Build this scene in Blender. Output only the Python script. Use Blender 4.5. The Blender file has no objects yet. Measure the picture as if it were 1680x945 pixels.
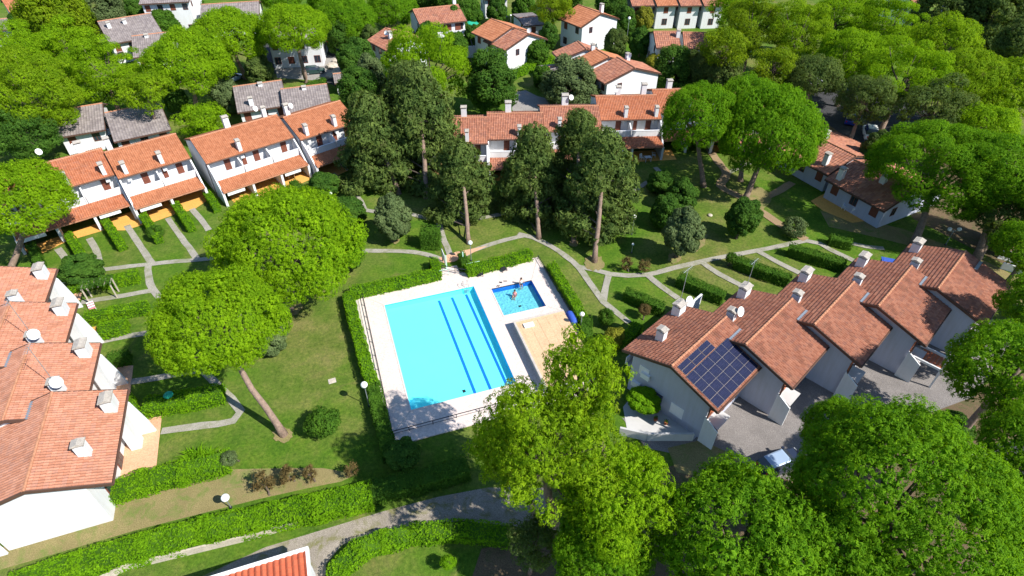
import bpy, math, random
import numpy as np
from mathutils import Vector, Matrix

# ------------------------------------------------------------------ camera, world, sun, exposure
S = bpy.context.scene
C = S.collection
R = math.radians
FOC, PITCH, CAM_H = 970.0, R(40.4), 45.0
cam = bpy.data.cameras.new('camera')
cam.sensor_width = 36.0
cam.lens = FOC / 1680.0 * 36.0
cam.clip_end = 4000.0
cam.clip_start = 0.5
camo = bpy.data.objects.new('camera', cam)
C.objects.link(camo)
camo.location = (0, 0, CAM_H)
camo.rotation_euler = (math.pi / 2 - PITCH, 0, 0)
S.camera = camo

SUN_AZ, SUN_EL = R(-29.0), R(44.0)          # direction the light comes from (math angle from +x)
W = bpy.data.worlds.new('World')
S.world = W
W.use_nodes = True
nt = W.node_tree
sky = nt.nodes.new('ShaderNodeTexSky')
sky.sky_type = 'NISHITA'
sky.sun_disc = False
sky.sun_elevation = SUN_EL
sky.sun_rotation = math.pi / 2 - SUN_AZ
sky.air_density = 1.0
sky.dust_density = 0.1
sky.ozone_density = 4.0
bg = nt.nodes['Background']
bg.inputs['Strength'].default_value = 0.115
nt.links.new(sky.outputs[0], bg.inputs['Color'])
sl = bpy.data.lights.new('sun', 'SUN')
sl.energy = 5.0
sl.angle = R(0.5)
sl.color = (1.0, 0.955, 0.88)
so = bpy.data.objects.new('sun', sl)
C.objects.link(so)
so.rotation_euler = Vector((math.cos(SUN_AZ) * math.cos(SUN_EL), math.sin(SUN_AZ) * math.cos(SUN_EL), math.sin(SUN_EL))).to_track_quat('Z', 'Y').to_euler()
S.view_settings.view_transform = 'Standard'
S.view_settings.look = 'None'
S.view_settings.exposure = 0.7
S.view_settings.gamma = 1.0
S.cycles.max_bounces = 8
S.cycles.transparent_max_bounces = 12


def at(x, y, z=0.0):
    """world point at height z seen at photo pixel (x, y) by the surveyed camera; used once, to site things"""
    u, v = (x - 840.0) / FOC, (472.5 - y) / FOC
    r = (u, math.cos(PITCH) + v * math.sin(PITCH), -math.sin(PITCH) + v * math.cos(PITCH))
    t = (z - CAM_H) / r[2]
    return Vector((r[0] * t, r[1] * t, z))


# ------------------------------------------------------------------ materials
def newmat(name):
    m = bpy.data.materials.new(name)
    m.use_nodes = True
    b = m.node_tree.nodes['Principled BSDF']
    return m, m.node_tree, b


def ramp(nt, fac, stops):
    r = nt.nodes.new('ShaderNodeValToRGB')
    e = r.color_ramp.elements
    while len(e) < len(stops):
        e.new(0.5)
    for i, (p, c) in enumerate(stops):
        e[i].position = p
        e[i].color = (c[0], c[1], c[2], 1)
    nt.links.new(fac, r.inputs[0])
    return r.outputs[0]


def noise(nt, scale, detail=3.0, rough=0.6, coord='Object', dist=0.0):
    tc = nt.nodes.new('ShaderNodeTexCoord')
    n = nt.nodes.new('ShaderNodeTexNoise')
    n.inputs['Scale'].default_value = scale
    n.inputs['Detail'].default_value = detail
    n.inputs['Roughness'].default_value = rough
    n.inputs['Distortion'].default_value = dist
    nt.links.new(tc.outputs[coord], n.inputs['Vector'])
    return n.outputs['Fac']


def mix(nt, fac, a, b, mode='MIX'):
    m = nt.nodes.new('ShaderNodeMix')
    m.data_type = 'RGBA'
    m.blend_type = mode
    for sock, v in ((m.inputs[0], fac), (m.inputs[6], a), (m.inputs[7], b)):
        if hasattr(v, 'is_output'):
            nt.links.new(v, sock)
        elif isinstance(v, (int, float)):
            sock.default_value = v
        else:
            sock.default_value = (v[0], v[1], v[2], 1)
    return m.outputs[2]


def bump(nt, b, height, strength, dist=0.05):
    n = nt.nodes.new('ShaderNodeBump')
    n.inputs['Strength'].default_value = strength
    n.inputs['Distance'].default_value = dist
    nt.links.new(height, n.inputs['Height'])
    nt.links.new(n.outputs[0], b.inputs['Normal'])


def plain(name, col, rough=0.7, scale=1.5, var=0.25, metal=0.0, bmp=0.0, fine=0.0, spec=0.3):
    m, nt, b = newmat(name)
    dk = tuple(c * (1 - var) for c in col)
    f = noise(nt, scale, 4, 0.65)
    c = ramp(nt, f, [(0.3, dk), (0.6, col)])
    if fine:
        f2 = noise(nt, fine, 2, 0.7)
        c = mix(nt, 0.35, c, ramp(nt, f2, [(0.35, tuple(k * 0.55 for k in col)), (0.65, tuple(min(1, k * 1.3) for k in col))]))
        if bmp:
            bump(nt, b, f2, bmp)
    elif bmp:
        bump(nt, b, f, bmp)
    nt.links.new(c, b.inputs['Base Color'])
    b.inputs['Roughness'].default_value = rough
    b.inputs['Metallic'].default_value = metal
    b.inputs['Specular IOR Level'].default_value = spec
    return m


def plaster(name, col, amt=0.25):
    """rendered wall with vertical rain streaks and a dirty foot"""
    m, nt, b = newmat(name)
    tc = nt.nodes.new('ShaderNodeTexCoord')
    mp = nt.nodes.new('ShaderNodeMapping')
    mp.inputs['Scale'].default_value = (1.6, 1.6, 0.16)
    n = nt.nodes.new('ShaderNodeTexNoise')
    n.inputs['Scale'].default_value = 1.5
    n.inputs['Detail'].default_value = 5
    n.inputs['Roughness'].default_value = 0.7
    nt.links.new(tc.outputs['Object'], mp.inputs['Vector'])
    nt.links.new(mp.outputs[0], n.inputs['Vector'])
    dk = tuple(c * (1 - amt) * k for c, k in zip(col, (0.95, 0.92, 0.85)))
    c = ramp(nt, n.outputs['Fac'], [(0.42, col), (0.72, dk)])
    c = mix(nt, 0.5, c, ramp(nt, noise(nt, 0.8, 4, 0.6), [(0.3, tuple(k * 0.9 for k in col)), (0.65, col)]))
    nt.links.new(c, b.inputs['Base Color'])
    b.inputs['Roughness'].default_value = 0.9
    b.inputs['Specular IOR Level'].default_value = 0.2
    bump(nt, b, noise(nt, 25, 3, 0.7), 0.15, 0.02)
    return m


def tilemat(name, cols, stain=(0.12, 0.07, 0.05), stain_amt=0.5):
    """clay tiles: one colour per tile from the UV cell, plus lichen and soot blotches"""
    m, nt, b = newmat(name)
    uv = nt.nodes.new('ShaderNodeUVMap')
    fl = nt.nodes.new('ShaderNodeVectorMath')
    fl.operation = 'FLOOR'
    nt.links.new(uv.outputs[0], fl.inputs[0])
    wn = nt.nodes.new('ShaderNodeTexWhiteNoise')
    wn.noise_dimensions = '2D'
    nt.links.new(fl.outputs[0], wn.inputs['Vector'])
    n = len(cols)
    c = ramp(nt, wn.outputs['Value'], [(i / max(1, n - 1) * 0.9 + 0.05, k) for i, k in enumerate(cols)])
    f = noise(nt, 0.9, 5, 0.7)
    sm = ramp(nt, f, [(0.52, (0, 0, 0)), (0.72, (stain_amt,) * 3)])
    c = mix(nt, sm, c, stain)
    f2 = noise(nt, 9.0, 3, 0.7)
    c = mix(nt, ramp(nt, f2, [(0.4, (0, 0, 0)), (0.75, (0.45,) * 3)]), c, tuple(k * 0.6 for k in cols[0]))
    nt.links.new(c, b.inputs['Base Color'])
    b.inputs['Roughness'].default_value = 0.85
    b.inputs['Specular IOR Level'].default_value = 0.2
    return m


def leafmat(name, dark, light, trans=0.35, scale=0.55, brown=None):
    m, nt, b = newmat(name)
    geo = nt.nodes.new('ShaderNodeNewGeometry')
    f = noise(nt, scale, 4, 0.65)
    c1 = ramp(nt, f, [(0.36, dark), (0.62, light)])
    c2 = ramp(nt, geo.outputs['Random Per Island'], [(0.0, tuple(k * 0.6 for k in dark)), (0.5, dark), (1.0, tuple(k * 1.25 for k in light))])
    c = mix(nt, 0.45, c1, c2)
    if brown:
        f2 = noise(nt, scale * 1.7, 3, 0.6)
        c = mix(nt, ramp(nt, f2, [(0.6, (0, 0, 0)), (0.72, (0.75,) * 3)]), c, brown)
    nt.links.new(c, b.inputs['Base Color'])
    b.inputs['Roughness'].default_value = 0.7
    b.inputs['Specular IOR Level'].default_value = 0.08
    t = nt.nodes.new('ShaderNodeBsdfTranslucent')
    cy = mix(nt, 1.0, c, (1.25, 1.15, 0.55), 'MULTIPLY')
    nt.links.new(cy, t.inputs['Color'])
    ms = nt.nodes.new('ShaderNodeMixShader')
    ms.inputs[0].default_value = trans
    nt.links.new(b.outputs[0], ms.inputs[1])
    nt.links.new(t.outputs[0], ms.inputs[2])
    nt.links.new(ms.outputs[0], nt.nodes['Material Output'].inputs['Surface'])
    return m


def groundmat():
    m, nt, b = newmat('lawn')
    f1 = noise(nt, 0.055, 5, 0.65)
    f2 = noise(nt, 0.35, 6, 0.75)
    f3 = noise(nt, 3.2, 5, 0.85)
    f4 = noise(nt, 0.16, 4, 0.7, dist=0.8)
    green = ramp(nt, f2, [(0.30, (0.050, 0.125, 0.012)), (0.5, (0.086, 0.172, 0.016)), (0.72, (0.150, 0.205, 0.030))])
    dry = ramp(nt, f2, [(0.35, (0.13, 0.155, 0.035)), (0.5, (0.19, 0.18, 0.06)), (0.68, (0.27, 0.21, 0.10))])
    c = mix(nt, ramp(nt, f1, [(0.44, (0, 0, 0)), (0.64, (0.75,) * 3)]), green, dry)
    c = mix(nt, ramp(nt, f4, [(0.60, (0, 0, 0)), (0.72, (0.6,) * 3)]), c, (0.20, 0.17, 0.065))
    c = mix(nt, 0.75, c, ramp(nt, f3, [(0.32, (0.30, 0.36, 0.30)), (0.5, (0.85,) * 3), (0.68, (1.5, 1.35, 1.2))]), 'MULTIPLY')
    nt.links.new(c, b.inputs['Base Color'])
    b.inputs['Roughness'].default_value = 0.9
    b.inputs['Specular IOR Level'].default_value = 0.05
    bump(nt, b, noise(nt, 9, 4, 0.85), 0.9, 0.08)
    return m


def gravelmat(name, c0, c1, green=None):
    m, nt, b = newmat(name)
    f = noise(nt, 14, 4, 0.85)
    c = ramp(nt, f, [(0.35, tuple(k * 0.55 for k in c0)), (0.5, c0), (0.68, c1)])
    f2 = noise(nt, 0.45, 4, 0.65)
    c = mix(nt, ramp(nt, f2, [(0.35, (0.35,) * 3), (0.6, (0, 0, 0))]), c, tuple(k * 0.55 for k in c0))
    if green:
        c = mix(nt, ramp(nt, noise(nt, 0.7, 5, 0.7, dist=0.6), [(0.5, (0, 0, 0)), (0.66, (0.85,) * 3)]), c, green)
    nt.links.new(c, b.inputs['Base Color'])
    b.inputs['Roughness'].default_value = 0.95
    b.inputs['Specular IOR Level'].default_value = 0.1
    bump(nt, b, f, 0.8, 0.04)
    return m


def watermat(name, tint, wav):
    m, nt, b = newmat(name)
    n = nt.nodes
    g = n.new('ShaderNodeBsdfGlossy')
    g.inputs['Roughness'].default_value = 0.03
    t = n.new('ShaderNodeBsdfTransparent')
    t.inputs['Color'].default_value = (*tint, 1)
    fr = n.new('ShaderNodeFresnel')
    fr.inputs['IOR'].default_value = 1.33
    ms = n.new('ShaderNodeMixShader')
    bp = n.new('ShaderNodeBump')
    bp.inputs['Strength'].default_value = wav
    bp.inputs['Distance'].default_value = 0.05
    nt.links.new(noise(nt, 3.5, 3, 0.6), bp.inputs['Height'])
    for k in (g, fr):
        nt.links.new(bp.outputs[0], k.inputs['Normal'])
    nt.links.new(fr.outputs[0], ms.inputs[0])
    nt.links.new(t.outputs[0], ms.inputs[1])
    nt.links.new(g.outputs[0], ms.inputs[2])
    nt.links.new(ms.outputs[0], n['Material Output'].inputs['Surface'])
    return m


M = {}
M['lawn'] = groundmat()
M['drygrass'] = gravelmat('dry_grass', (0.24, 0.20, 0.085), (0.36, 0.29, 0.14), (0.13, 0.18, 0.04))
M['dirt'] = gravelmat('dirt', (0.30, 0.21, 0.12), (0.46, 0.34, 0.21))
M['needle_ground'] = gravelmat('needle_litter', (0.14, 0.10, 0.06), (0.24, 0.17, 0.09), (0.07, 0.09, 0.03))
M['path'] = gravelmat('path_concrete', (0.33, 0.31, 0.26), (0.48, 0.45, 0.38), (0.20, 0.21, 0.12))
M['gravel'] = gravelmat('gravel', (0.21, 0.19, 0.18), (0.38, 0.35, 0.33))
M['track'] = gravelmat('gravel_track', (0.29, 0.25, 0.20), (0.48, 0.43, 0.37), (0.15, 0.15, 0.04))
M['asphalt'] = gravelmat('asphalt', (0.06, 0.06, 0.065), (0.09, 0.09, 0.095))
M['drive'] = gravelmat('concrete_drive', (0.30, 0.28, 0.26), (0.40, 0.38, 0.35))
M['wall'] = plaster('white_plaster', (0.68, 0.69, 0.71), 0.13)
M['wallshade'] = plaster('shade_tinted_plaster', (0.46, 0.48, 0.57), 0.12)  # bluish wall shade put into the plaster colour
M['wallgrey'] = plain('grey_plaster', (0.50, 0.49, 0.48), 0.85, 0.8, 0.10)
M['deck'] = plain('pool_paving', (0.66, 0.56, 0.51), 0.8, 0.5, 0.10, fine=6)
M['kerb'] = plain('concrete_kerb', (0.52, 0.47, 0.42), 0.9, 2.0, 0.25, fine=12)
M['concrete'] = plain('old_concrete', (0.50, 0.44, 0.36), 0.9, 1.2, 0.30, fine=9)
M['terracotta'] = plain('terracotta_floor', (0.62, 0.36, 0.22), 0.8, 1.0, 0.12, fine=8)
M['ochre'] = plain('ochre_floor', (0.72, 0.37, 0.09), 0.8, 1.0, 0.15, fine=8)
M['rooffloor'] = plain('sand_roof_paving', (0.62, 0.42, 0.25), 0.85, 0.8, 0.18, fine=8)
M['poolfloor'] = plain('pool_cyan', (0.22, 0.88, 0.90), 0.5, 0.25, 0.05)
M['poolwall'] = plain('pool_wall_blue', (0.03, 0.60, 0.95), 0.5, 0.6, 0.08)
M['poolline'] = plain('lane_blue', (0.01, 0.17, 0.62), 0.5, 0.6, 0.05)
M['kidfloor'] = plain('kid_pool_cyan', (0.20, 0.66, 0.72), 0.5, 2.2, 0.25, fine=6)
M['water'] = watermat('water', (0.86, 0.98, 1.0), 0.15)
M['kidwater'] = watermat('kid_water', (0.9, 0.98, 1.0), 0.5)
M['tile'] = tilemat('clay_tiles', [(0.36, 0.125, 0.06), (0.42, 0.15, 0.075), (0.47, 0.185, 0.095), (0.39, 0.155, 0.09)], stain_amt=0.35)
M['tile_pink'] = tilemat('pinkish_clay_tiles', [(0.38, 0.165, 0.10), (0.44, 0.20, 0.125), (0.49, 0.24, 0.155), (0.40, 0.195, 0.135)], (0.20, 0.11, 0.08), 0.45)
M['tile_new'] = tilemat('bright_clay_tiles', [(0.36, 0.135, 0.065), (0.42, 0.165, 0.08), (0.47, 0.195, 0.10)], stain_amt=0.2)
M['tile_old'] = tilemat('weathered_clay_tiles', [(0.30, 0.12, 0.075), (0.37, 0.155, 0.095), (0.44, 0.20, 0.125), (0.30, 0.135, 0.095)], stain_amt=0.6)
M['tile_red'] = tilemat('red_roof_tiles', [(0.42, 0.10, 0.05), (0.48, 0.125, 0.06)], stain_amt=0.15)
M['tile_grey'] = tilemat('grey_cement_tiles', [(0.20, 0.17, 0.165), (0.25, 0.215, 0.205), (0.30, 0.26, 0.245)], (0.15, 0.13, 0.10), 0.4)
M['trim'] = plain('dark_fascia', (0.10, 0.055, 0.04), 0.6, 2, 0.2)
M['ridge'] = plain('ridge_clay', (0.45, 0.21, 0.12), 0.85, 3, 0.3, fine=6)
M['wood'] = plain('brown_shutter', (0.20, 0.065, 0.04), 0.6, 4, 0.3)
M['redwood'] = plain('red_cedar', (0.42, 0.12, 0.05), 0.7, 4, 0.3)
M['glass'] = plain('window_glass', (0.03, 0.04, 0.055), 0.08, 1, 0.2, spec=0.6)
M['dark'] = plain('dark_opening', (0.03, 0.025, 0.025), 0.8, 1, 0.2)
M['metal'] = plain('galvanised', (0.42, 0.46, 0.48), 0.45, 3, 0.2, metal=0.6)
M['darkmetal'] = plain('dark_metal', (0.035, 0.035, 0.045), 0.5, 3, 0.2, metal=0.3)
M['greenmetal'] = plain('pale_green_paint', (0.45, 0.70, 0.58), 0.5, 3, 0.1)
M['lampglobe'] = plain('opal_globe', (0.88, 0.88, 0.84), 0.3, 3, 0.03)
M['white'] = plain('white_paint', (0.80, 0.80, 0.79), 0.4, 3, 0.05)
M['capstone'] = plain('chimney_cap', (0.42, 0.38, 0.33), 0.9, 3, 0.35, fine=8)
M['bark'] = plain('pine_bark', (0.27, 0.19, 0.145), 0.95, 2.5, 0.5, bmp=1.0, fine=7)
M['bark_dark'] = plain('dark_bark', (0.13, 0.10, 0.08), 0.95, 2.5, 0.4, bmp=1.0, fine=7)
M['blue'] = plain('blue_plastic', (0.03, 0.06, 0.42), 0.4, 3, 0.2)
M['bluecloth'] = plain('blue_cover', (0.04, 0.10, 0.45), 0.7, 3, 0.2)
M['green'] = plain('green_cloth', (0.02, 0.35, 0.22), 0.7, 3, 0.2)
M['yellow'] = plain('yellow_awning', (0.80, 0.62, 0.05), 0.8, 3, 0.1)
M['pink'] = plain('pink_towel', (0.75, 0.25, 0.28), 0.9, 9, 0.4)
M['skin'] = plain('skin', (0.55, 0.30, 0.20), 0.5, 3, 0.1)
M['hair'] = plain('dark_hair', (0.04, 0.025, 0.02), 0.6, 8, 0.2)
M['carblue'] = plain('silver_car_paint', (0.36, 0.46, 0.60), 0.25, 1, 0.03, metal=0.2, spec=0.6)
M['carwhite'] = plain('white_car_paint', (0.75, 0.75, 0.75), 0.25, 1, 0.03, spec=0.6)
M['carnavy'] = plain('dark_navy_car_paint', (0.03, 0.04, 0.07), 0.2, 1, 0.03, metal=0.3, spec=0.6)
M['cargreen'] = plain('dark_green_car_paint', (0.03, 0.07, 0.065), 0.2, 1, 0.03, metal=0.3, spec=0.6)
M['rubber'] = plain('rubber', (0.02, 0.02, 0.02), 0.9, 3, 0.2)
M['redpaint'] = plain('red_paint', (0.55, 0.03, 0.03), 0.4, 3, 0.1)
# foliage
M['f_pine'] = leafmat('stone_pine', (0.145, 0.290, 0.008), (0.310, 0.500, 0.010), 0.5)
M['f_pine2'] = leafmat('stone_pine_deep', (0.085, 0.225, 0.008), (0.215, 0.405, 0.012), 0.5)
M['f_mari'] = leafmat('yellow_green_pine', (0.125, 0.225, 0.008), (0.275, 0.380, 0.012), 0.5, brown=(0.14, 0.13, 0.05))
M['f_mari2'] = leafmat('sunny_pine', (0.135, 0.260, 0.008), (0.310, 0.465, 0.012), 0.5, brown=(0.20, 0.20, 0.04))
M['f_dark'] = leafmat('dark_conifer', (0.065, 0.118, 0.028), (0.180, 0.245, 0.055), 0.42, brown=(0.14, 0.13, 0.06))  # dark conifers, and the painted shade of a few grove pines
M['f_broad'] = leafmat('broadleaf', (0.045, 0.125, 0.018), (0.120, 0.240, 0.030), 0.45)
M['f_olive'] = leafmat('grey_green_leaf', (0.09, 0.14, 0.05), (0.18, 0.24, 0.09), 0.35)
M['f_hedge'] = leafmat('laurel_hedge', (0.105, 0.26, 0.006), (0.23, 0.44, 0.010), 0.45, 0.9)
M['f_hedge_dark'] = leafmat('dark_hedge', (0.045, 0.12, 0.012), (0.10, 0.21, 0.018), 0.35, 0.9)  # dark leaves, also painted shade on some hedge stretches
M['f_rust'] = leafmat('rusty_shrub', (0.10, 0.085, 0.03), (0.20, 0.13, 0.05), 0.3)
M['f_yellow'] = leafmat('yellow_shrub', (0.18, 0.20, 0.02), (0.36, 0.36, 0.04), 0.35)


# ------------------------------------------------------------------ mesh helpers
class MB:
    def __init__(s):
        s.v, s.f, s.uv = [], [], []

    def add(s, vs, fs, uv=None):
        o = len(s.v)
        s.v += [tuple(p) for p in vs]
        s.f += [tuple(i + o for i in f) for f in fs]
        if uv:
            s.uv += uv
        return s

    def quad(s, a, b, c, d):
        return s.add((a, b, c, d), ((0, 1, 2, 3),))

    def box(s, x0, x1, y0, y1, z0, z1):
        v = [(x, y, z) for z in (z0, z1) for x, y in ((x0, y0), (x1, y0), (x1, y1), (x0, y1))]
        return s.add(v, ((3, 2, 1, 0), (4, 5, 6, 7), (0, 1, 5, 4), (1, 2, 6, 5), (2, 3, 7, 6), (3, 0, 4, 7)))

    def rbox(s, cx, cy, ang, lx, ly, z0, z1):
        c, q = math.cos(ang), math.sin(ang)
        v = [(cx + c * a * lx / 2 - q * b * ly / 2, cy + q * a * lx / 2 + c * b * ly / 2, z) for z in (z0, z1) for a, b in ((-1, -1), (1, -1), (1, 1), (-1, 1))]
        return s.add(v, ((3, 2, 1, 0), (4, 5, 6, 7), (0, 1, 5, 4), (1, 2, 6, 5), (2, 3, 7, 6), (3, 0, 4, 7)))

    def prism(s, poly, z0, z1):
        n = len(poly)
        a = sum(poly[i][0] * poly[(i + 1) % n][1] - poly[(i + 1) % n][0] * poly[i][1] for i in range(n))
        if a < 0:
            poly = poly[::-1]
        v = [(p[0], p[1], z0) for p in poly] + [(p[0], p[1], z1) for p in poly]
        return s.add(v, [tuple(range(n - 1, -1, -1)), tuple(range(n, 2 * n))] + [(i, (i + 1) % n, n + (i + 1) % n, n + i) for i in range(n)])

    def extr(s, poly, axis, a0, a1):
        """poly in the plane across axis ('x': (y,z) pairs; 'y': (x,z) pairs) extruded from a0 to a1"""
        n = len(poly)
        mk = (lambda p, a: (a, p[0], p[1])) if axis == 'x' else (lambda p, a: (p[0], a, p[1]))
        v = [mk(p, a0) for p in poly] + [mk(p, a1) for p in poly]
        return s.add(v, [tuple(range(n - 1, -1, -1)), tuple(range(n, 2 * n))] + [(i, (i + 1) % n, n + (i + 1) % n, n + i) for i in range(n)])

    def tube(s, pts, rad, n=6, cap=True):
        pts = [Vector(p) for p in pts]
        k = len(pts)
        rings = []
        for i, p in enumerate(pts):
            d = (pts[min(i + 1, k - 1)] - pts[max(i - 1, 0)]).normalized()
            a = d.cross(Vector((0, 0, 1)))
            if a.length < 1e-3:
                a = Vector((1, 0, 0))
            a.normalize()
            b = d.cross(a)
            r = rad[i] if hasattr(rad, '__len__') else rad
            rings.append([p + (a * math.cos(t) + b * math.sin(t)) * r for t in [2 * math.pi * j / n for j in range(n)]])
        v = [q for ring in rings for q in ring]
        f = [(i * n + j, i * n + (j + 1) % n, (i + 1) * n + (j + 1) % n, (i + 1) * n + j) for i in range(k - 1) for j in range(n)]
        if cap:
            f += [tuple(range(n - 1, -1, -1)), tuple((k - 1) * n + j for j in range(n))]
        return s.add(v, f)

    def ball(s, c, r, nu=12, nv=8, sz=1.0):
        v = [(c[0], c[1], c[2] + r * sz)]
        for i in range(1, nv):
            t = math.pi * i / nv
            v += [(c[0] + r * math.sin(t) * math.cos(2 * math.pi * j / nu), c[1] + r * math.sin(t) * math.sin(2 * math.pi * j / nu), c[2] + r * sz * math.cos(t)) for j in range(nu)]
        v.append((c[0], c[1], c[2] - r * sz))
        f = [(0, 1 + j, 1 + (j + 1) % nu) for j in range(nu)]
        for i in range(nv - 2):
            o = 1 + i * nu
            f += [(o + j, o + nu + j, o + nu + (j + 1) % nu, o + (j + 1) % nu) for j in range(nu)]
        o = 1 + (nv - 2) * nu
        f += [(o + j, o + nu, o + (j + 1) % nu) for j in range(nu)]
        return s.add(v, f)

    def build(s, name, mat, parent=None, smooth=False):
        me = bpy.data.meshes.new(name)
        me.from_pydata(s.v, [], s.f)
        if s.uv and len(s.uv) == len(me.loops):
            l = me.uv_layers.new(name='UVMap')
            l.data.foreach_set('uv', np.array(s.uv, dtype=np.float32).ravel())
        me.materials.append(M[mat])
        if smooth:
            me.polygons.foreach_set('use_smooth', [True] * len(me.polygons))
        me.update()
        o = bpy.data.objects.new(name, me)
        C.objects.link(o)
        if parent:
            o.parent = parent
        return o


def tag(o, label=None, cat=None, group=None, kind=None):
    for k, v in (('label', label), ('category', cat), ('group', group), ('kind', kind)):
        if v:
            o[k] = v
    return o


def thing(name, label, cat, loc=(0, 0, 0), rz=0.0, group=None):
    o = bpy.data.objects.new(name, None)
    o.empty_display_size = 0.3
    C.objects.link(o)
    o.location = loc
    o.rotation_euler = (0, 0, rz)
    return tag(o, label, cat, group)


def dup(root, loc, rz, label, group=None, scale=None):
    r = root.copy()
    C.objects.link(r)
    r.location = loc
    r.rotation_euler = (0, 0, rz)
    if scale:
        r.scale = scale
    tag(r, label, None, group)
    for ch in list(root.children):
        c = ch.copy()
        C.objects.link(c)
        c.parent = r
        for g in list(ch.children):
            d = g.copy()
            C.objects.link(d)
            d.parent = c
    return r


def tiles(x0, x1, y_e, z_e, y_r, z_r, side_clip=None, col=0.26, row=0.36, amp=0.045, seg=4, lift=0.03):
    """barrel tile covering of one slope: eave line (x0..x1, y_e, z_e) up to ridge line (y_r, z_r)"""
    L = x1 - x0
    D = math.hypot(y_r - y_e, z_r - z_e)
    nc = max(1, round(L / col))
    nr = max(1, round(D / row))
    cw, rh = L / nc, D / nr
    dy, dz = (y_r - y_e) / D, (z_r - z_e) / D
    ny, nz = -dz, dy                       # normal of slope
    if nz < 0:
        ny, nz = -ny, -nz
    flip = dy < 0
    xs = np.arange(nc * seg + 1) / seg
    h = amp * (np.abs(np.sin(np.pi * (xs + 0.5))) ** 1.2 * 1.6 - 0.6)
    m = len(xs)
    V, Fc, U = [], [], []
    for r in range(nr):
        for e, t in enumerate((r * rh, (r + 1) * rh + 0.02)):
            off = lift if e == 0 else 0.002
            hh = h + off + 0.03
            V.append(np.stack([x0 + xs * cw, y_e + dy * t + ny * hh, z_e + dz * t + nz * hh], 1))
        # riser at the lower edge of each course
        V.append(np.stack([x0 + xs * cw, y_e + dy * r * rh + ny * (h - 0.01), z_e + dz * r * rh + nz * (h - 0.01)], 1))
    V = np.concatenate(V)
    i = np.arange(m - 1)
    for r in range(nr):
        o = r * 3 * m
        for a, b in ((o, o + m), (o + 2 * m, o)):
            q = np.stack([a + i, a + i + 1, b + i + 1, b + i], 1)
            if flip:
                q = q[:, ::-1]
            Fc.append(q)
            u0 = xs[:-1] + 1e-3
            u1 = xs[1:] - 1e-3
            uu = np.stack([np.stack([u0, np.full(m - 1, r + 0.1)], 1), np.stack([u1, np.full(m - 1, r + 0.1)], 1), np.stack([u1, np.full(m - 1, r + 0.9)], 1), np.stack([u0, np.full(m - 1, r + 0.9)], 1)], 1)
            if flip:
                uu = uu[:, ::-1]
            U.append(uu)
    Fc = np.concatenate(Fc)
    U = np.concatenate(U).reshape(-1, 2)
    return V, Fc, U


def mesh_np(name, V, Fc, mat, parent=None, U=None, smooth=False):
    me = bpy.data.meshes.new(name)
    n = len(Fc)
    k = Fc.shape[1]
    me.vertices.add(len(V))
    me.vertices.foreach_set('co', np.asarray(V, dtype=np.float32).ravel())
    me.loops.add(n * k)
    me.loops.foreach_set('vertex_index', np.asarray(Fc, dtype=np.int32).ravel())
    me.polygons.add(n)
    me.polygons.foreach_set('loop_start', np.arange(n, dtype=np.int32) * k)
    if U is not None:
        l = me.uv_layers.new(name='UVMap')
        l.data.foreach_set('uv', np.asarray(U, dtype=np.float32).ravel())
    me.materials.append(M[mat])
    me.update(calc_edges=True)
    me.polygons.foreach_set('use_smooth', [smooth] * n)
    o = bpy.data.objects.new(name, me)
    C.objects.link(o)
    if parent:
        o.parent = parent
    return o


def slope(root, x0, x1, y_e, z_e, y_r, z_r, mat, th=0.14, **kw):
    """one roof slope: slab with its tile covering as sub-part"""
    mb = MB()
    v = [(x0, y_e, z_e), (x1, y_e, z_e), (x1, y_r, z_r), (x0, y_r, z_r)]
    lo = [(a, b, c - th) for a, b, c in v]
    f = ((0, 1, 2, 3), (7, 6, 5, 4), (0, 4, 5, 1), (1, 5, 6, 2), (2, 6, 7, 3), (3, 7, 4, 0))
    if y_r < y_e:
        f = tuple(t[::-1] for t in f)
    mb.add(v + lo, f)
    r = mb.build('roof', 'trim', root)
    V, Fc, U = tiles(x0, x1, y_e, z_e + 0.005, y_r, z_r + 0.005, **kw)
    t = mesh_np('roof_tiles', V, Fc, mat, r, U, smooth=False)
    tag(t, kind='stuff')
    return r


def ridge_caps(root, x0, x1, y, z, mat='ridge'):
    mb = MB()
    n = max(2, int((x1 - x0) / 0.4))
    for i in range(n):
        a = x0 + (x1 - x0) * i / n
        b = x0 + (x1 - x0) * (i + 1) / n + 0.03
        mb.tube([(a, y, z + 0.03), (b, y, z + 0.015)], [0.13, 0.115], 7)
    return mb.build('ridge_cap', mat, root)


def chimney(root, x, y, z0, z1, sx=0.55, sy=0.8, dish=None, cap='capstone', mat='wall'):
    mb = MB()
    mb.box(x - sx / 2, x + sx / 2, y - sy / 2, y + sy / 2, z0, z1)
    c = mb.build('chimney', mat, root)
    mb = MB()
    for a in (-1, 1):
        for b in (-1, 1):
            mb.box(x + a * (sx / 2 - 0.06) - 0.05, x + a * (sx / 2 - 0.06) + 0.05, y + b * (sy / 2 - 0.06) - 0.05, y + b * (sy / 2 - 0.06) + 0.05, z1, z1 + 0.18)
    mb.box(x - sx / 2 - 0.08, x + sx / 2 + 0.08, y - sy / 2 - 0.08, y + sy / 2 + 0.08, z1 + 0.18, z1 + 0.27)
    mb.extr([(y - sy / 2 - 0.04, z1 + 0.27), (y + sy / 2 + 0.04, z1 + 0.27), (y, z1 + 0.40)], 'x', x - sx / 2 - 0.04, x + sx / 2 + 0.04)
    mb.build('chimney_cap', cap, c)
    return c


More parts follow.
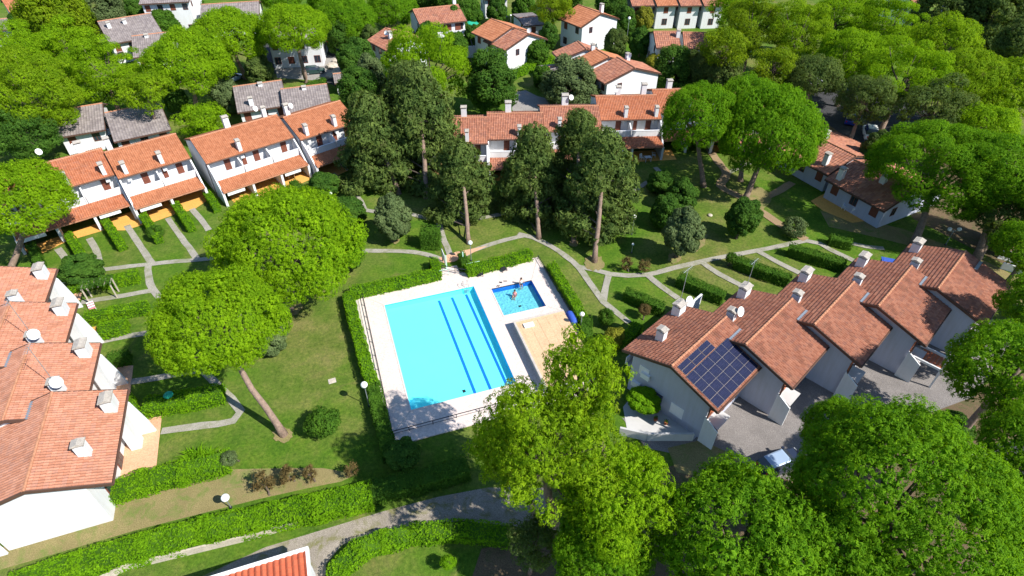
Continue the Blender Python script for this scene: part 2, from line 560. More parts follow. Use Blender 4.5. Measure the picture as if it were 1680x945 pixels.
def window(root, x, y, z0, w, h, nrm=-1, axis='y', shutter=False, mat='wood'):
    """window set 6 cm into a face; axis 'y': face normal along local y (nrm sign), axis 'x' likewise"""
    fr, pn = MB(), MB()
    e = 0.05 * nrm

    def bx(mb, a0, a1, d0, d1, c0, c1):
        d0, d1 = min(d0, d1), max(d0, d1)
        if axis == 'y':
            mb.box(a0, a1, d0, d1, c0, c1)
        else:
            mb.box(d0, d1, a0, a1, c0, c1)
    p = y if axis == 'y' else x
    q = x if axis == 'y' else y
    t = 0.07
    bx(fr, q - w / 2 - t, q - w / 2, p - 0.1 * nrm, p + e, z0 - t, z0 + h + t)
    bx(fr, q + w / 2, q + w / 2 + t, p - 0.1 * nrm, p + e, z0 - t, z0 + h + t)
    bx(fr, q - w / 2, q + w / 2, p - 0.1 * nrm, p + e, z0 + h, z0 + h + t)
    bx(fr, q - w / 2, q + w / 2, p - 0.1 * nrm, p + e, z0 - t, z0)
    bx(fr, q - 0.03, q + 0.03, p - 0.1 * nrm, p + e * 0.8, z0, z0 + h)
    o = fr.build('window', mat, root)
    bx(pn, q - w / 2, q - 0.03, p - 0.1 * nrm, p + 0.012 * nrm, z0, z0 + h)
    bx(pn, q + 0.03, q + w / 2, p - 0.1 * nrm, p + 0.012 * nrm, z0, z0 + h)
    pn.build('shutter' if shutter else 'pane', mat if shutter else 'glass', o)
    return o


def aerial(label, p, h=3.0, rz=0.0, root=None):
    """tv aerial: mast with crossed elements; a part of the roof it is fixed to"""
    mb = MB()
    x, y, z = p
    mb.tube([(x, y, z), (x, y, z + h)], 0.03, 5)
    mb.tube([(x - 0.7, y, z + h - 0.15), (x + 0.7, y, z + h - 0.15)], 0.02, 4)
    for k in range(6):
        a = -0.6 + 0.24 * k
        mb.tube([(x + a, y - 0.28, z + h - 0.15), (x + a, y + 0.28, z + h - 0.15)], 0.014, 3)
    return mb.build('aerial', 'metal', root)


def dish(root, p, r=0.42, az=0.0):
    """satellite dish on a short arm"""
    mb = MB()
    d = Vector((math.cos(az), math.sin(az), 0.55)).normalized()
    a = d.cross(Vector((0, 0, 1))).normalized()
    b = a.cross(d)
    P = Vector(p)
    rings = [[P - d * 0.08]]
    n = 14
    v = [tuple(P - d * 0.10)]
    for k in (1, 2, 3):
        rr = r * k / 3
        v += [tuple(P - d * (0.10 - 0.10 * (k / 3) ** 2) + (a * math.cos(t) + b * math.sin(t)) * rr) for t in [2 * math.pi * j / n for j in range(n)]]
    f = [(0, 1 + j, 1 + (j + 1) % n) for j in range(n)]
    for k in range(2):
        o = 1 + k * n
        f += [(o + j, o + n + j, o + n + (j + 1) % n, o + (j + 1) % n) for j in range(n)]
    mb.add(v, f)
    back = [tuple(Vector(q) - d * 0.02) for q in v]
    mb.add(back, [t[::-1] for t in f])
    mb.tube([P - d * 0.1, P - d * 0.3, P - Vector((0, 0, 0.5)) - d * 0.3], 0.025, 5)
    mb.tube([P - b * r * 0.9, P + d * 0.35], 0.014, 4)
    return mb.build('satellite_dish', 'white', root)

# ------------------------------------------------------------------ setting: ground, paths, yards
PO = at(631, 502)
PA = R(18.5)
PU = Vector((math.cos(PA), math.sin(PA), 0))
PV = Vector((math.sin(PA), -math.cos(PA), 0))


def pl(x, y, z=0.0):
    """pool-local (x along the short side, y down the long side) to world"""
    p = PO + PU * x + PV * y
    return Vector((p.x, p.y, z))


def ground():
    B = [(-900, -300), (900, -300), (900, 1500), (-900, 1500)]
    H = [pl(-2, 18.5), pl(19, 18.5), pl(19, -2.4), pl(-2, -2.4)]
    v = [(x, y, 0) for x, y in B] + [(p.x, p.y, 0) for p in H]
    me = MB().add(v, ((0, 1, 5, 4), (1, 2, 6, 5), (2, 3, 7, 6), (3, 0, 4, 7)))
    tag(me.build('ground', 'lawn'), kind='structure')


ground()
ZK = [0]


def sheet(name, pts, mat, z=None, world=False):
    ZK[0] += 1
    z = 0.006 + 0.0012 * ZK[0] if z is None else z
    q = [p if world else at(*p) for p in pts]
    o = MB().add([(p[0], p[1], z) for p in q], (tuple(range(len(q))),)).build(name, mat)
    return tag(o, kind='structure')


def ribbon(name, pts, w, mat, closed=False):
    """strip of constant width along photo-sited centre points, edges slightly uneven"""
    ZK[0] += 1
    z = 0.006 + 0.0012 * ZK[0]
    P = [at(*p) for p in pts]
    D = []
    for i in range(len(P) - 1):
        n = max(1, int((P[i + 1] - P[i]).length / 1.2))
        for k in range(n):
            t = k / n
            a, b, c, d = P[max(i - 1, 0)], P[i], P[i + 1], P[min(i + 2, len(P) - 1)]
            D.append(0.5 * ((2 * b) + (c - a) * t + (2 * a - 5 * b + 4 * c - d) * t * t + (3 * b - a - 3 * c + d) * t ** 3))
    D.append(P[-1])
    rnd = random.Random(len(pts) * 31 + int(pts[0][0]))
    v, f = [], []
    for i, p in enumerate(D):
        d = (D[min(i + 1, len(D) - 1)] - D[max(i - 1, 0)]).normalized()
        n = Vector((-d.y, d.x, 0))
        for s in (-1, 1):
            q = p + n * s * (w / 2) * rnd.uniform(0.88, 1.12)
            v.append((q.x, q.y, z))
        if i:
            k = 2 * i
            f.append((k - 2, k - 1, k + 1, k))
    return tag(MB().add(v, f).build(name, mat), kind='structure')


# bare and dry ground, yards, tracks
sheet('dry_ground', [(0, 900), (150, 832), (300, 790), (375, 770), (470, 768), (530, 768), (585, 778), (560, 790), (500, 802), (420, 820), (230, 868), (0, 935)], 'drygrass')
sheet('dry_ground', [(1345, 345), (1480, 375), (1600, 420), (1680, 460), (1760, 520), (1660, 500), (1560, 420), (1440, 390), (1360, 372)], 'drygrass')
sheet('dirt_ground', [(1300, 190), (1400, 170), (1500, 200), (1620, 300), (1760, 380), (1760, 470), (1640, 430), (1500, 360), (1450, 300), (1350, 240)], 'needle_ground')
sheet('dirt_ground', [(1290, 750), (1480, 690), (1600, 640), (1760, 560), (1900, 900), (1700, 1100), (1100, 1100), (1050, 900), (1080, 770), (1180, 745)], 'needle_ground')
sheet('gravel_yard', [(1020, 685), (1135, 718), (1185, 640), (1290, 600), (1600, 490), (1660, 560), (1600, 650), (1480, 695), (1340, 745), (1300, 790), (1240, 770), (1180, 760), (1060, 735)], 'gravel')
sheet('gravel_track', [(300, 960), (435, 898), (540, 866), (632, 838), (720, 815), (800, 800), (900, 800), (900, 870), (800, 868), (720, 858), (645, 868), (590, 882), (560, 895), (535, 925), (530, 1020), (250, 1020)], 'track')
sheet('concrete_drive', [(842, 152), (862, 148), (882, 158), (925, 168), (915, 188), (850, 190), (840, 180)], 'drive')
sheet('asphalt_yard', [(1330, 150), (1420, 120), (1560, 200), (1500, 260), (1400, 235), (1340, 190)], 'asphalt')
sheet('asphalt_yard', [(430, 60), (560, 50), (600, 90), (570, 150), (520, 128), (440, 120)], 'asphalt')
sheet('concrete_drive', [(450, 108), (535, 88), (560, 100), (560, 128), (520, 132), (455, 128)], 'drive')
sheet('asphalt_road', [(1580, 740), (1680, 720), (1800, 800), (1800, 1000), (1660, 1000), (1620, 860)], 'asphalt')
sheet('paved_terrace', [(1022, 668), (1045, 640), (1160, 700), (1137, 722), (1030, 712)], 'wallgrey')
sheet('garden_path', [(1020, 60), (1028, 55), (1125, 115), (1115, 122)], 'drive')
sheet('dirt_ground', [(790, 900), (850, 890), (920, 900), (950, 1000), (820, 1010), (770, 960)], 'needle_ground')
sheet('dry_ground', [(1095, 735), (1150, 722), (1200, 745), (1230, 770), (1180, 790), (1110, 775)], 'drygrass')
# patios
for q in ([(27, 412), (222, 345), (238, 368), (205, 378), (170, 378), (110, 396), (65, 418)],
          [(222, 345), (330, 306), (345, 326), (318, 344), (286, 352), (248, 366), (238, 362)],
          [(372, 318), (508, 272), (524, 288), (470, 312), (385, 334)],
          [(512, 274), (575, 256), (590, 272), (535, 296)]):
    sheet('patio', q, 'ochre')
for q in ([(752, 290), (820, 283), (830, 302), (800, 304), (760, 300)], [(898, 272), (922, 272), (926, 284), (905, 284)], [(1005, 250), (1100, 245), (1110, 262), (1010, 268)], [(1158, 240), (1180, 238), (1186, 248), (1168, 250)]):
    sheet('patio', q, 'ochre')
sheet('patio', [(1330, 330), (1352, 318), (1400, 345), (1425, 362), (1398, 366), (1350, 346)], 'ochre')
sheet('patio', [(150, 815), (190, 660), (225, 684), (266, 680), (256, 772)], 'terracotta')
sheet('patio', [(140, 650), (155, 600), (219, 600), (214, 645), (205, 690)], 'terracotta')
sheet('patio', [(106, 562), (116, 542), (158, 536), (160, 556)], 'ochre')
sheet('patio', [(72, 500), (100, 495), (136, 475), (132, 492), (110, 502)], 'terracotta')
sheet('patio', [(1038, 570), (1058, 575), (1052, 640), (1034, 640)], 'terracotta')
# footpaths
PW = 0.78
for q in ([(120, 447), (165, 443), (205, 438), (250, 433), (290, 429), (330, 426), (380, 420)],
          [(147, 391), (160, 415), (165, 443)], [(208, 370), (226, 398), (250, 433)], [(275, 358), (292, 382), (310, 406), (325, 427)],
          [(315, 343), (330, 360), (343, 378)], [(95, 408), (104, 420), (110, 430)], [(243, 436), (246, 465), (262, 490)],
          [(248, 477), (205, 485), (160, 492), (133, 497)], [(168, 560), (210, 552), (250, 545), (290, 538)], [(215, 627), (260, 620), (320, 609), (345, 605)],
          [(330, 606), (357, 632), (380, 655), (395, 675), (383, 691), (330, 699), (265, 708)],
          [(560, 414), (592, 412), (640, 412), (680, 414), (712, 421), (730, 428)],
          [(742, 425), (733, 405), (725, 385), (720, 365)], [(675, 352), (700, 358), (740, 364), (800, 356), (850, 346), (912, 338), (950, 337)],
          [(545, 285), (565, 305), (592, 330), (600, 345), (640, 350), (675, 356)], [(912, 290), (918, 310), (926, 337)],
          [(752, 425), (775, 412), (800, 403), (830, 394), (860, 387)],
          [(850, 384), (875, 390), (905, 405), (930, 422), (950, 440), (972, 470), (990, 496), (1010, 512), (1032, 530)],
          [(950, 438), (975, 443), (1003, 450), (1030, 453), (1062, 451), (1105, 440), (1150, 430), (1190, 421), (1250, 410), (1322, 395)],
          [(999, 450), (994, 470), (989, 496)], [(1062, 452), (1085, 471), (1112, 490)], [(1153, 432), (1180, 450), (1218, 470)], [(1240, 411), (1275, 430), (1315, 450)],
          [(1320, 395), (1345, 400), (1362, 410), (1400, 428)], [(1380, 395), (1420, 405), (1450, 408)],
          [(1040, 315), (1060, 300), (1085, 290), (1075, 275)], [(1192, 286), (1212, 276), (1235, 266)]):
    ribbon('path', q, PW, 'path')
ribbon('dirt_path', [(1160, 240), (1178, 266), (1192, 286), (1182, 306), (1215, 324), (1255, 352), (1285, 372), (1322, 394)], 1.3, 'dirt')
ribbon('dirt_path', [(1255, 325), (1280, 312), (1300, 300)], 1.2, 'dirt')
sheet('dirt_ground', [(720, 424), (748, 414), (800, 404), (770, 418), (745, 430), (728, 432)], 'terracotta')
for c, r in (((472, 502), 24), ((464, 714), 18), ((975, 432), 18), ((1106, 424), 12), ((941, 400), 8), ((648, 395), 8), ((1240, 328), 26), ((1130, 392), 30)):
    n = 22
    rr = random.Random(c[0])
    sheet('bare_ground', [(c[0] + r * rr.uniform(0.75, 1.1) * math.cos(2 * math.pi * k / n), c[1] + 0.75 * r * rr.uniform(0.75, 1.1) * math.sin(2 * math.pi * k / n)) for k in range(n)], 'drygrass')


# ------------------------------------------------------------------ swimming pools
def pool_deck():
    holes = [(0.0, 10.47, 0.0, 15.55), (12.3, 17.3, 1.1, 5.95)]
    xs = sorted({-2.7, 0, 10.47, 12.3, 17.3, 19.62, -2.1})
    ys = sorted({-2.9, 0, 1.1, 5.95, 8.1, 15.55, 17.78, 19.0})
    mb = MB()
    for i in range(len(xs) - 1):
        for j in range(len(ys) - 1):
            cx, cy = (xs[i] + xs[i + 1]) / 2, (ys[j] + ys[j + 1]) / 2
            if any(a < cx < b and c < cy < d for a, b, c, d in holes):
                continue
            if cy > 8.1 and cx > 17.3:
                continue
            if cy > 17.78 and cx < -2.1:
                continue
            mb.quad(pl(xs[i], ys[j + 1], 0.12), pl(xs[i + 1], ys[j + 1], 0.12), pl(xs[i + 1], ys[j], 0.12), pl(xs[i], ys[j], 0.12))
    out = [(-2.7, -2.9), (19.62, -2.9), (19.62, 8.1), (17.3, 8.1), (17.3, 19.0), (-2.1, 19.0), (-2.1, 17.78), (-2.7, 17.78)]
    for k in range(len(out)):
        a, b = out[k], out[(k + 1) % len(out)]
        mb.quad(pl(*a, 0.12), pl(*b, 0.12), pl(*b, -0.2), pl(*a, -0.2))
    tag(mb.build('pool_deck', 'deck'), kind='structure')
    # mitred expansion joints at the corners
    for a, b in (((-2.6, -2.8), (0, 0)), ((19.5, -2.8), (17.3, 1.1)), ((19.5, 7.9), (17.3, 5.95)), ((-2.1, 17.7), (0, 15.55))):
        A, B = pl(*a, 0.124), pl(*b, 0.124)
        d = (B - A).normalized()
        n = Vector((-d.y, d.x, 0)) * 0.05
        tag(MB().quad(A - n, B - n, B + n, A + n).build('deck_joint', 'kerb'), kind='structure')
    w = 7.2
    A, B = pl(7.45, -4.6, 0.05), pl(9.6, -4.6, 0.05)
    tag(MB().quad(A, B, pl(9.6, -2.9, 0.124), pl(7.45, -2.9, 0.124)).build('entrance_paving', 'deck'), kind='structure')


pool_deck()


def pool(x0, x1, y0, y1, depth, fmat, wmat, water, label, name, lines=()):
    c = pl(x0, y0)
    t = thing(name, label, 'pool', (c.x, c.y, 0), PA - math.pi * 0)
    w, h = x1 - x0, y1 - y0

    def q(name, pts, mat, parent=t):
        return MB().add(pts, (tuple(range(len(pts))),)).build(name, mat, parent)
    q('pool_floor', [(0, 0, -depth), (0, -h, -depth), (w, -h, -depth), (w, 0, -depth)], fmat)
    for pts, mt in (([(0, 0, 0.12), (0, 0, -depth), (w, 0, -depth), (w, 0, 0.12)], fmat if name == 'swimming_pool' else wmat), ([(w, 0, 0.12), (w, 0, -depth), (w, -h, -depth), (w, -h, 0.12)], wmat),
                    ([(w, -h, 0.12), (w, -h, -depth), (0, -h, -depth), (0, -h, 0.12)], wmat), ([(0, -h, 0.12), (0, -h, -depth), (0, 0, -depth), (0, 0, 0.12)], wmat)):
        q('pool_wall', pts, mt)
    for a0, b0, a1, b1 in lines:
        q('lane_line', [(a0 - 0.15, -b0, -depth + 0.006), (a1 - 0.15, -b1, -depth + 0.006), (a1 + 0.15, -b1, -depth + 0.006), (a0 + 0.15, -b0, -depth + 0.006)], 'poolline')
    q('water_surface', [(0, 0, 0.0), (0, -h, 0.0), (w, -h, 0.0), (w, 0, 0.0)], water)
    mb = MB()
    e = 0.14
    mb.box(-e, w + e, 0, e, 0.1, 0.15)
    mb.box(-e, w + e, -h - e, -h, 0.1, 0.15)
    mb.box(-e, 0, -h, 0, 0.1, 0.15)
    mb.box(w, w + e, -h, 0, 0.1, 0.15)
    mb.build('coping', 'deck', t)
    mb = MB()
    mb.box(0.0, w, -0.02, -0.001, 0.0, 0.11)
    mb.box(0.0, w, -h + 0.001, -h + 0.02, 0.0, 0.11)
    mb.box(0.001, 0.02, -h, 0, 0.0, 0.11)
    mb.build('waterline_tiles', 'darkmetal' if name != 'swimming_pool' else 'poolwall', t)
    return t


big = pool(0, 10.47, 0, 15.55, 0.62, 'poolfloor', 'poolwall', 'water', 'large rectangular swimming pool with bright cyan water and three dark lane lines', 'swimming_pool',
           ((6.15, 0.35, 6.41, 15.2), (7.72, 0.3, 8.0, 15.25), (9.42, 0.3, 9.69, 15.3)))
MB().box(5.3, 5.6, -14.5, -14.15, -0.614, -0.59).build('drain', 'darkmetal', big)
kid = pool(12.3, 17.3, 1.1, 5.95, 0.6, 'kidfloor', 'poolline', 'kidwater', 'small square paddling pool with rippled pale water and dark blue edge', 'paddling_pool')
MB().box(2.3, 2.6, -3.3, -3.05, -0.594, -0.57).build('drain', 'darkmetal', kid)

# low dark rail round the deck
t = thing('pool_fence', 'low dark rail along the left, bottom and right edges of the pool deck', 'fence', pl(-2.1, -2.6))
t.rotation_euler = (0, 0, PA)
for a, b in (((0, 0), (0, -20.38)), ((0, -20.38), (17, -20.38)), ((21.6, 0), (21.6, -10.6))):
    MB().tube([(*a, 0.62), (*b, 0.62)], 0.045, 5).build('rail', 'darkmetal', t)
    MB().tube([(*a, 0.25), (*b, 0.25)], 0.03, 4).build('rail', 'darkmetal', t)
for a, b, n in (((0, 0), (0, -20.38), 11), ((1.5, -20.38), (17, -20.38), 8), ((21.6, 0), (21.6, -10.6), 6)):
    for k in range(n):
        f = k / (n - 1)
        x, y = a[0] + (b[0] - a[0]) * f, a[1] + (b[1] - a[1]) * f
        MB().box(x - 0.03, x + 0.03, y - 0.03, y + 0.03, 0.1, 0.66).build('post', 'darkmetal', t)
# stone strip outside the left rail
A, B, c_, d_ = pl(-3.05, -2.5, 0.06), pl(-3.05, 17.4, 0.06), pl(-2.68, 17.4, 0.06), pl(-2.68, -2.5, 0.06)
tag(MB().quad(A, B, c_, d_).build('stone_strip', 'kerb'), kind='structure')

# sand coloured platform of the pump house
c = pl(12.75, 8.15)
t = thing('pump_house', 'low flat roofed pump house with sand coloured paved top beside the paddling pool', 'building', (c.x, c.y, 0), PA)
MB().box(0, 5.6, -9.5, 0, 0, 0.95).build('wall', 'wallgrey', t)
MB().box(-0.08, 5.68, -9.58, 0.08, 0.95, 1.03).build('roof', 'rooffloor', t)
mb = MB()
mb.box(-0.12, 5.72, -0.12, 0.12, 1.03, 1.10)
mb.box(-0.12, 0.10, -9.6, -0.12, 1.03, 1.10)
mb.build('roof_edge', 'kerb', t)
for k in range(5):
    for j in range(8):
        MB().box(0.42 + k * 1.02, 1.40 + k * 1.02, -1.35 - j * 1.02, -0.37 - j * 1.02, 1.032, 1.045 + 0.004 * ((k * 7 + j * 3) % 3)).build('slab', 'rooffloor', t)
MB().box(0.75, 1.85, -1.35, -0.75, 1.05, 1.2).build('hatch', 'white', t)
MB().box(5.0, 5.3, -7.0, -6.5, 1.05, 1.3).build('vent', 'white', t)

# entrance gate: two posts, notice board and railings
t = thing('pool_gate', 'pool entrance gate of pale green posts with a white notice panel', 'gate', at(741, 440), PA)
for x in (-0.6, 1.5):
    MB().box(x - 0.06, x + 0.06, -0.06, 0.06, 0, 2.1).build('post', 'greenmetal', t)
MB().box(-0.75, -0.69, 0.0, 1.6, 0.7, 2.0).build('notice_board', 'white', t)
MB().box(-0.77, -0.67, 1.6, 1.7, 0, 2.05).build('post', 'darkmetal', t)
MB().tube([(-2.6, 0.6, 1.0), (1.5, -2.2, 1.0)], 0.05, 5).build('rail', 'darkmetal', t)
MB().tube([(-2.6, 0.6, 0.5), (1.5, -2.2, 0.5)], 0.03, 5).build('rail', 'darkmetal', t)
for k in range(4):
    f = k / 3
    MB().box(-2.63 + 4.1 * f, -2.57 + 4.1 * f, 0.57 - 2.8 * f, 0.63 - 2.8 * f, 0, 1.03).build('rail_post', 'darkmetal', t)


def rail_loop(label, px, rz):
    t = thing('handrail', label, 'handrail', at(*px), rz)
    MB().tube([(0, 0, 0), (0, 0, 1.05), (1.7, 0, 1.05), (1.7, 0, 0)], 0.035, 5).build('rail', 'greenmetal', t)
    MB().tube([(0.02, 0, 0.55), (1.68, 0, 0.55)], 0.025, 5).build('crossbar', 'greenmetal', t)


rail_loop('pale green handrail left of the pool entrance', (714, 457), PA)
rail_loop('pale green handrail right of the pool entrance', (766, 444), PA)

# ladder of the big pool
c = pl(9.3, 0.05, 0.12)
t = thing('pool_ladder', 'shiny pool ladder at the top right corner of the large pool', 'ladder', c, PA)
for x in (0, 0.5):
    MB().tube([(x, 0.5, 0), (x, 0.5, 0.75), (x, 0.1, 0.85), (x, -0.12, 0.7), (x, -0.15, -0.7)], 0.025, 6).build('handrail', 'metal', t)
for k in range(3):
    MB().box(0.02, 0.48, -0.19, -0.11, -0.15 - 0.18 * k, -0.11 - 0.18 * k).build('rung', 'metal', t)


# street lamps with opal globes
def lamp(label, px, h=3.2, heads=1, r=0.32, z0=0):
    c = at(*px)
    t = thing('globe_lamp', label, 'lamp', (c.x, c.y, z0), 0, 'globe lamps in the gardens')
    MB().tube([(0, 0, 0), (0, 0, h)], [0.05, 0.04], 8).build('pole', 'metal', t)
    MB().tube([(0, 0, 0), (0, 0, 0.12)], 0.12, 10).build('base', 'darkmetal', t)
    if heads == 1:
        MB().tube([(0, 0, h - 0.06), (0, 0, h + 0.04)], 0.10, 10).build('collar', 'darkmetal', t)
        MB().ball((0, 0, h + r), r, 16, 10).build('globe', 'lampglobe', t, True)
    else:
        MB().tube([(-0.55, 0, h), (0.55, 0, h)], 0.03, 6).build('arm', 'metal', t)
        for s in (-1, 1):
            MB().ball((s * 0.6, 0, h + 0.25), 0.25, 16, 10).build('globe', 'lampglobe', t, True)


lamp('globe lamp rising from the hedge left of the large pool', (605.8, 666), 2.75)
lamp('globe lamp just above the hedge beside the pool entrance', (773, 428), 2.5, r=0.28)
lamp('globe lamp at the corner of the pump house near the blue cover', (952, 545), 2.4, r=0.26)
lamp('globe lamp on the dry grass strip beside the long hedge', (379, 833), 1.2, r=0.33)
lamp('globe lamp standing on the lawn among the pine shadows', (1036, 385), 2.6, r=0.25)
lamp('twin headed globe lamp on the dry ground between two pines', (1551, 402), 2.2, 2)
lamp('globe lamp by the hedge behind the big round pine', (548, 342), 2.2, r=0.22)
lamp('globe lamp near the far footpath on the lawn', (1036, 415), 1.2, r=0.16)


# two bathers in the paddling pool
def person(label, loc, rz, pose, mats, scale=1.0):
    """one continuous skinned body; hair and swimwear are its children"""
    J, E_, Rd = pose
    me = bpy.data.meshes.new('person')
    me.from_pydata([tuple(Vector(p) * scale) for p in J], E_, [])
    o = bpy.data.objects.new('person', me)
    C.objects.link(o)
    sk = o.modifiers.new('skin', 'SKIN')
    sk.use_smooth_shade = True
    for i, r in enumerate(Rd):
        me.skin_vertices[0].data[i].radius = (r * scale, r * scale)
    me.skin_vertices[0].data[0].use_root = True
    ss = o.modifiers.new('sub', 'SUBSURF')
    ss.levels = ss.render_levels = 1
    me.materials.append(M[mats])
    o.location = loc
    o.rotation_euler = (0, 0, rz)
    tag(o, label, 'person')
    return o


# joints: pelvis, belly, chest, neck, head, shoulders, elbows, hands, hips, knees, ankles, feet
SIT = ([(0, 0, 0.12), (0, 0.03, 0.32), (0, 0.02, 0.52), (0, 0, 0.66), (0, -0.03, 0.80), (-0.19, 0, 0.56), (-0.24, -0.05, 0.30), (-0.2, -0.28, 0.2), (0.19, 0, 0.56), (0.26, -0.02, 0.3), (0.24, -0.2, 0.14),
        (-0.1, -0.08, 0.1), (-0.13, -0.48, 0.12), (-0.12, -0.58, -0.3), (-0.12, -0.72, -0.36), (0.1, -0.08, 0.1), (0.13, -0.48, 0.12), (0.14, -0.55, -0.3), (0.14, -0.7, -0.36), (-0.2, -0.36, 0.18), (0.24, -0.28, 0.12)],
       [(0, 1), (1, 2), (2, 3), (3, 4), (2, 5), (5, 6), (6, 7), (2, 8), (8, 9), (9, 10), (0, 11), (11, 12), (12, 13), (13, 14), (0, 15), (15, 16), (16, 17), (17, 18), (7, 19), (10, 20)],
       [0.13, 0.12, 0.13, 0.055, 0.105, 0.06, 0.042, 0.03, 0.06, 0.042, 0.03, 0.09, 0.065, 0.045, 0.035, 0.09, 0.065, 0.045, 0.035, 0.02, 0.02])
STAND = ([(0, 0, 0.92), (0, 0.0, 1.10), (0, 0.02, 1.32), (0, 0, 1.47), (0, -0.03, 1.60), (-0.19, 0, 1.38), (-0.25, -0.03, 1.12), (-0.27, -0.12, 0.88), (0.19, 0, 1.38), (0.27, 0.02, 1.12), (0.33, -0.1, 0.92),
          (-0.1, 0, 0.86), (-0.12, 0.0, 0.48), (-0.12, 0.03, 0.10), (-0.12, -0.12, 0.05), (0.1, 0, 0.86), (0.12, -0.06, 0.48), (0.14, 0.0, 0.10), (0.15, -0.14, 0.05), (-0.27, -0.18, 0.80), (0.36, -0.16, 0.86)],
         SIT[1], [0.14, 0.12, 0.14, 0.055, 0.105, 0.06, 0.045, 0.032, 0.06, 0.045, 0.032, 0.09, 0.065, 0.05, 0.035, 0.09, 0.065, 0.05, 0.035, 0.022, 0.022])
p1 = person('bather standing at the top edge of the paddling pool with dark hair', pl(15.85, 1.55, -0.55), PA + 0.3, STAND, 'skin')
MB().ball((0, 0.01, 1.66), 0.125, 12, 8).build('hair', 'hair', p1, True)
MB().tube([(0, 0.0, 0.80), (0, 0.0, 0.95)], [0.19, 0.175], 12).build('swimming_trunks', 'darkmetal', p1, True)
MB().tube([(0, 0.005, 1.0), (0, 0.015, 1.38)], [0.165, 0.19], 12).build('shirt', 'white', p1, True)
p2 = person('bather sitting low in the water of the paddling pool, pink swimwear', pl(14.7, 2.6, -0.42), PA - 0.6, SIT, 'skin')
MB().ball((0, 0.0, 0.85), 0.125, 12, 8).build('hair', 'hair', p2, True)
MB().tube([(0, 0.01, 0.02), (0, 0.03, 0.54)], [0.19, 0.185], 12).build('swimsuit', 'pink', p2, True)

# wooden recliners with towels on the top edge of the deck
for k, (x, lab) in enumerate(((11.9, 'dark wooden deck recliner left of the pink towels'), (14.6, 'dark wooden deck recliner right of the pink towels'))):
    c = pl(x, -2.2, 0.12)
    t = thing('deck_recliner', lab, 'recliner', c, PA + (0.25 if k else -0.2), 'recliners at the pool edge')
    for i in range(5):
        MB().box(-0.32, 0.32, -0.9 + i * 0.22, -0.72 + i * 0.22, 0.3, 0.34).build('slat', 'darkmetal', t)
    for i in range(4):
        z = 0.36 + i * 0.16
        MB().box(-0.32, 0.32, 0.24 + i * 0.1, 0.30 + i * 0.1, z, z + 0.13).build('back_slat', 'darkmetal', t)
    for sx in (-0.3, 0.3):
        for sy in (-0.8, 0.2):
            MB().box(sx - 0.03, sx + 0.03, sy - 0.03, sy + 0.03, 0, 0.3).build('leg', 'darkmetal', t)
c = pl(13.2, -2.25, 0.12)
t = thing('towel_bench', 'low bench heaped with pink and white towels at the pool edge', 'bench', c, PA)
MB().box(-0.8, 0.8, -0.2, 0.2, 0.34, 0.4).build('seat', 'darkmetal', t)
for sx in (-0.7, 0.7):
    MB().box(sx - 0.04, sx + 0.04, -0.18, 0.18, 0, 0.34).build('leg', 'darkmetal', t)
rt = random.Random(4)
for k in range(5):
    x = -0.65 + 0.3 * k
    o = MB().ball((c.x, c.y, 0.62), 0.2, 8, 6, 0.4).build('towel', 'pink' if k % 2 else 'white')
    o.location = (math.cos(PA) * x, math.sin(PA) * x, 0.0)
    tag(o, ['white towel at the left end of the low bench', 'pink towel left of the middle of the low bench', 'white towel in the middle of the low bench', 'pink towel right of the middle of the low bench', 'white towel at the right end of the low bench'][k], 'towel', 'towels on the bench')
for k, (x, y) in enumerate(((13.7, 0.35), (14.3, 0.3), (13.2, 0.9))):
    c = pl(x, y, 0.12)
    mb = MB()
    for s in (-0.09, 0.09):
        mb.rbox(c.x + s, c.y, 0.5 + k, 0.11, 0.27, 0.124, 0.16)
    tag(mb.build('sandals', 'darkmetal'), ['middle pair of dark sandals beside the paddling pool', 'pair of dark sandals nearest the standing bather', 'pair of dark sandals nearest the large pool'][k], 'sandals', 'sandals by the paddling pool')
# blue covered reel at the corner
c = pl(19.0, 9.0, 0.0)
t = thing('pool_cover_reel', 'blue cover rolled on its reel at the right corner of the pool deck', 'reel', c, PA)
MB().tube([(0, -1.3, 0.65), (0, -0.9, 0.7), (0, 0.4, 0.72), (0, 0.8, 0.62)], [0.28, 0.45, 0.45, 0.25], 12).build('cover', 'bluecloth', t, True)
for y in (-1.35, 0.85):
    mb = MB().tube([(-0.4, y, 0), (0, y, 0.65), (0.4, y, 0)], 0.05, 6)
    mb.build('frame', 'blue', t)
tag(sheet('paving', [(924, 519), (945, 512), (952, 560), (940, 610), (925, 600)], 'kerb'), kind='structure')


# boundary wall along the track, in panels
def wall_run(label, pts, h, th, mat, joint=2.6, name='boundary_wall', cap=0.05):
    P = [at(*p) for p in pts]
    t = thing(name, label, 'wall', P[0])
    o = P[0]
    for i in range(len(P) - 1):
        a, b = P[i] - o, P[i + 1] - o
        L = (b - a).length
        n = max(1, int(L / joint))
        ang = math.atan2(b.y - a.y, b.x - a.x)
        for k in range(n):
            m = a + (b - a) * ((k + 0.5) / n)
            MB().rbox(m.x, m.y, ang, L / n - 0.05, th, 0, h * (1 + 0.02 * ((k * 5) % 3))).build('wall_panel', mat, t)
        m = (a + b) / 2
        if cap:
            MB().rbox(m.x, m.y, ang, L, th * 0.6, 0, h * 0.97).build('core', mat, t)


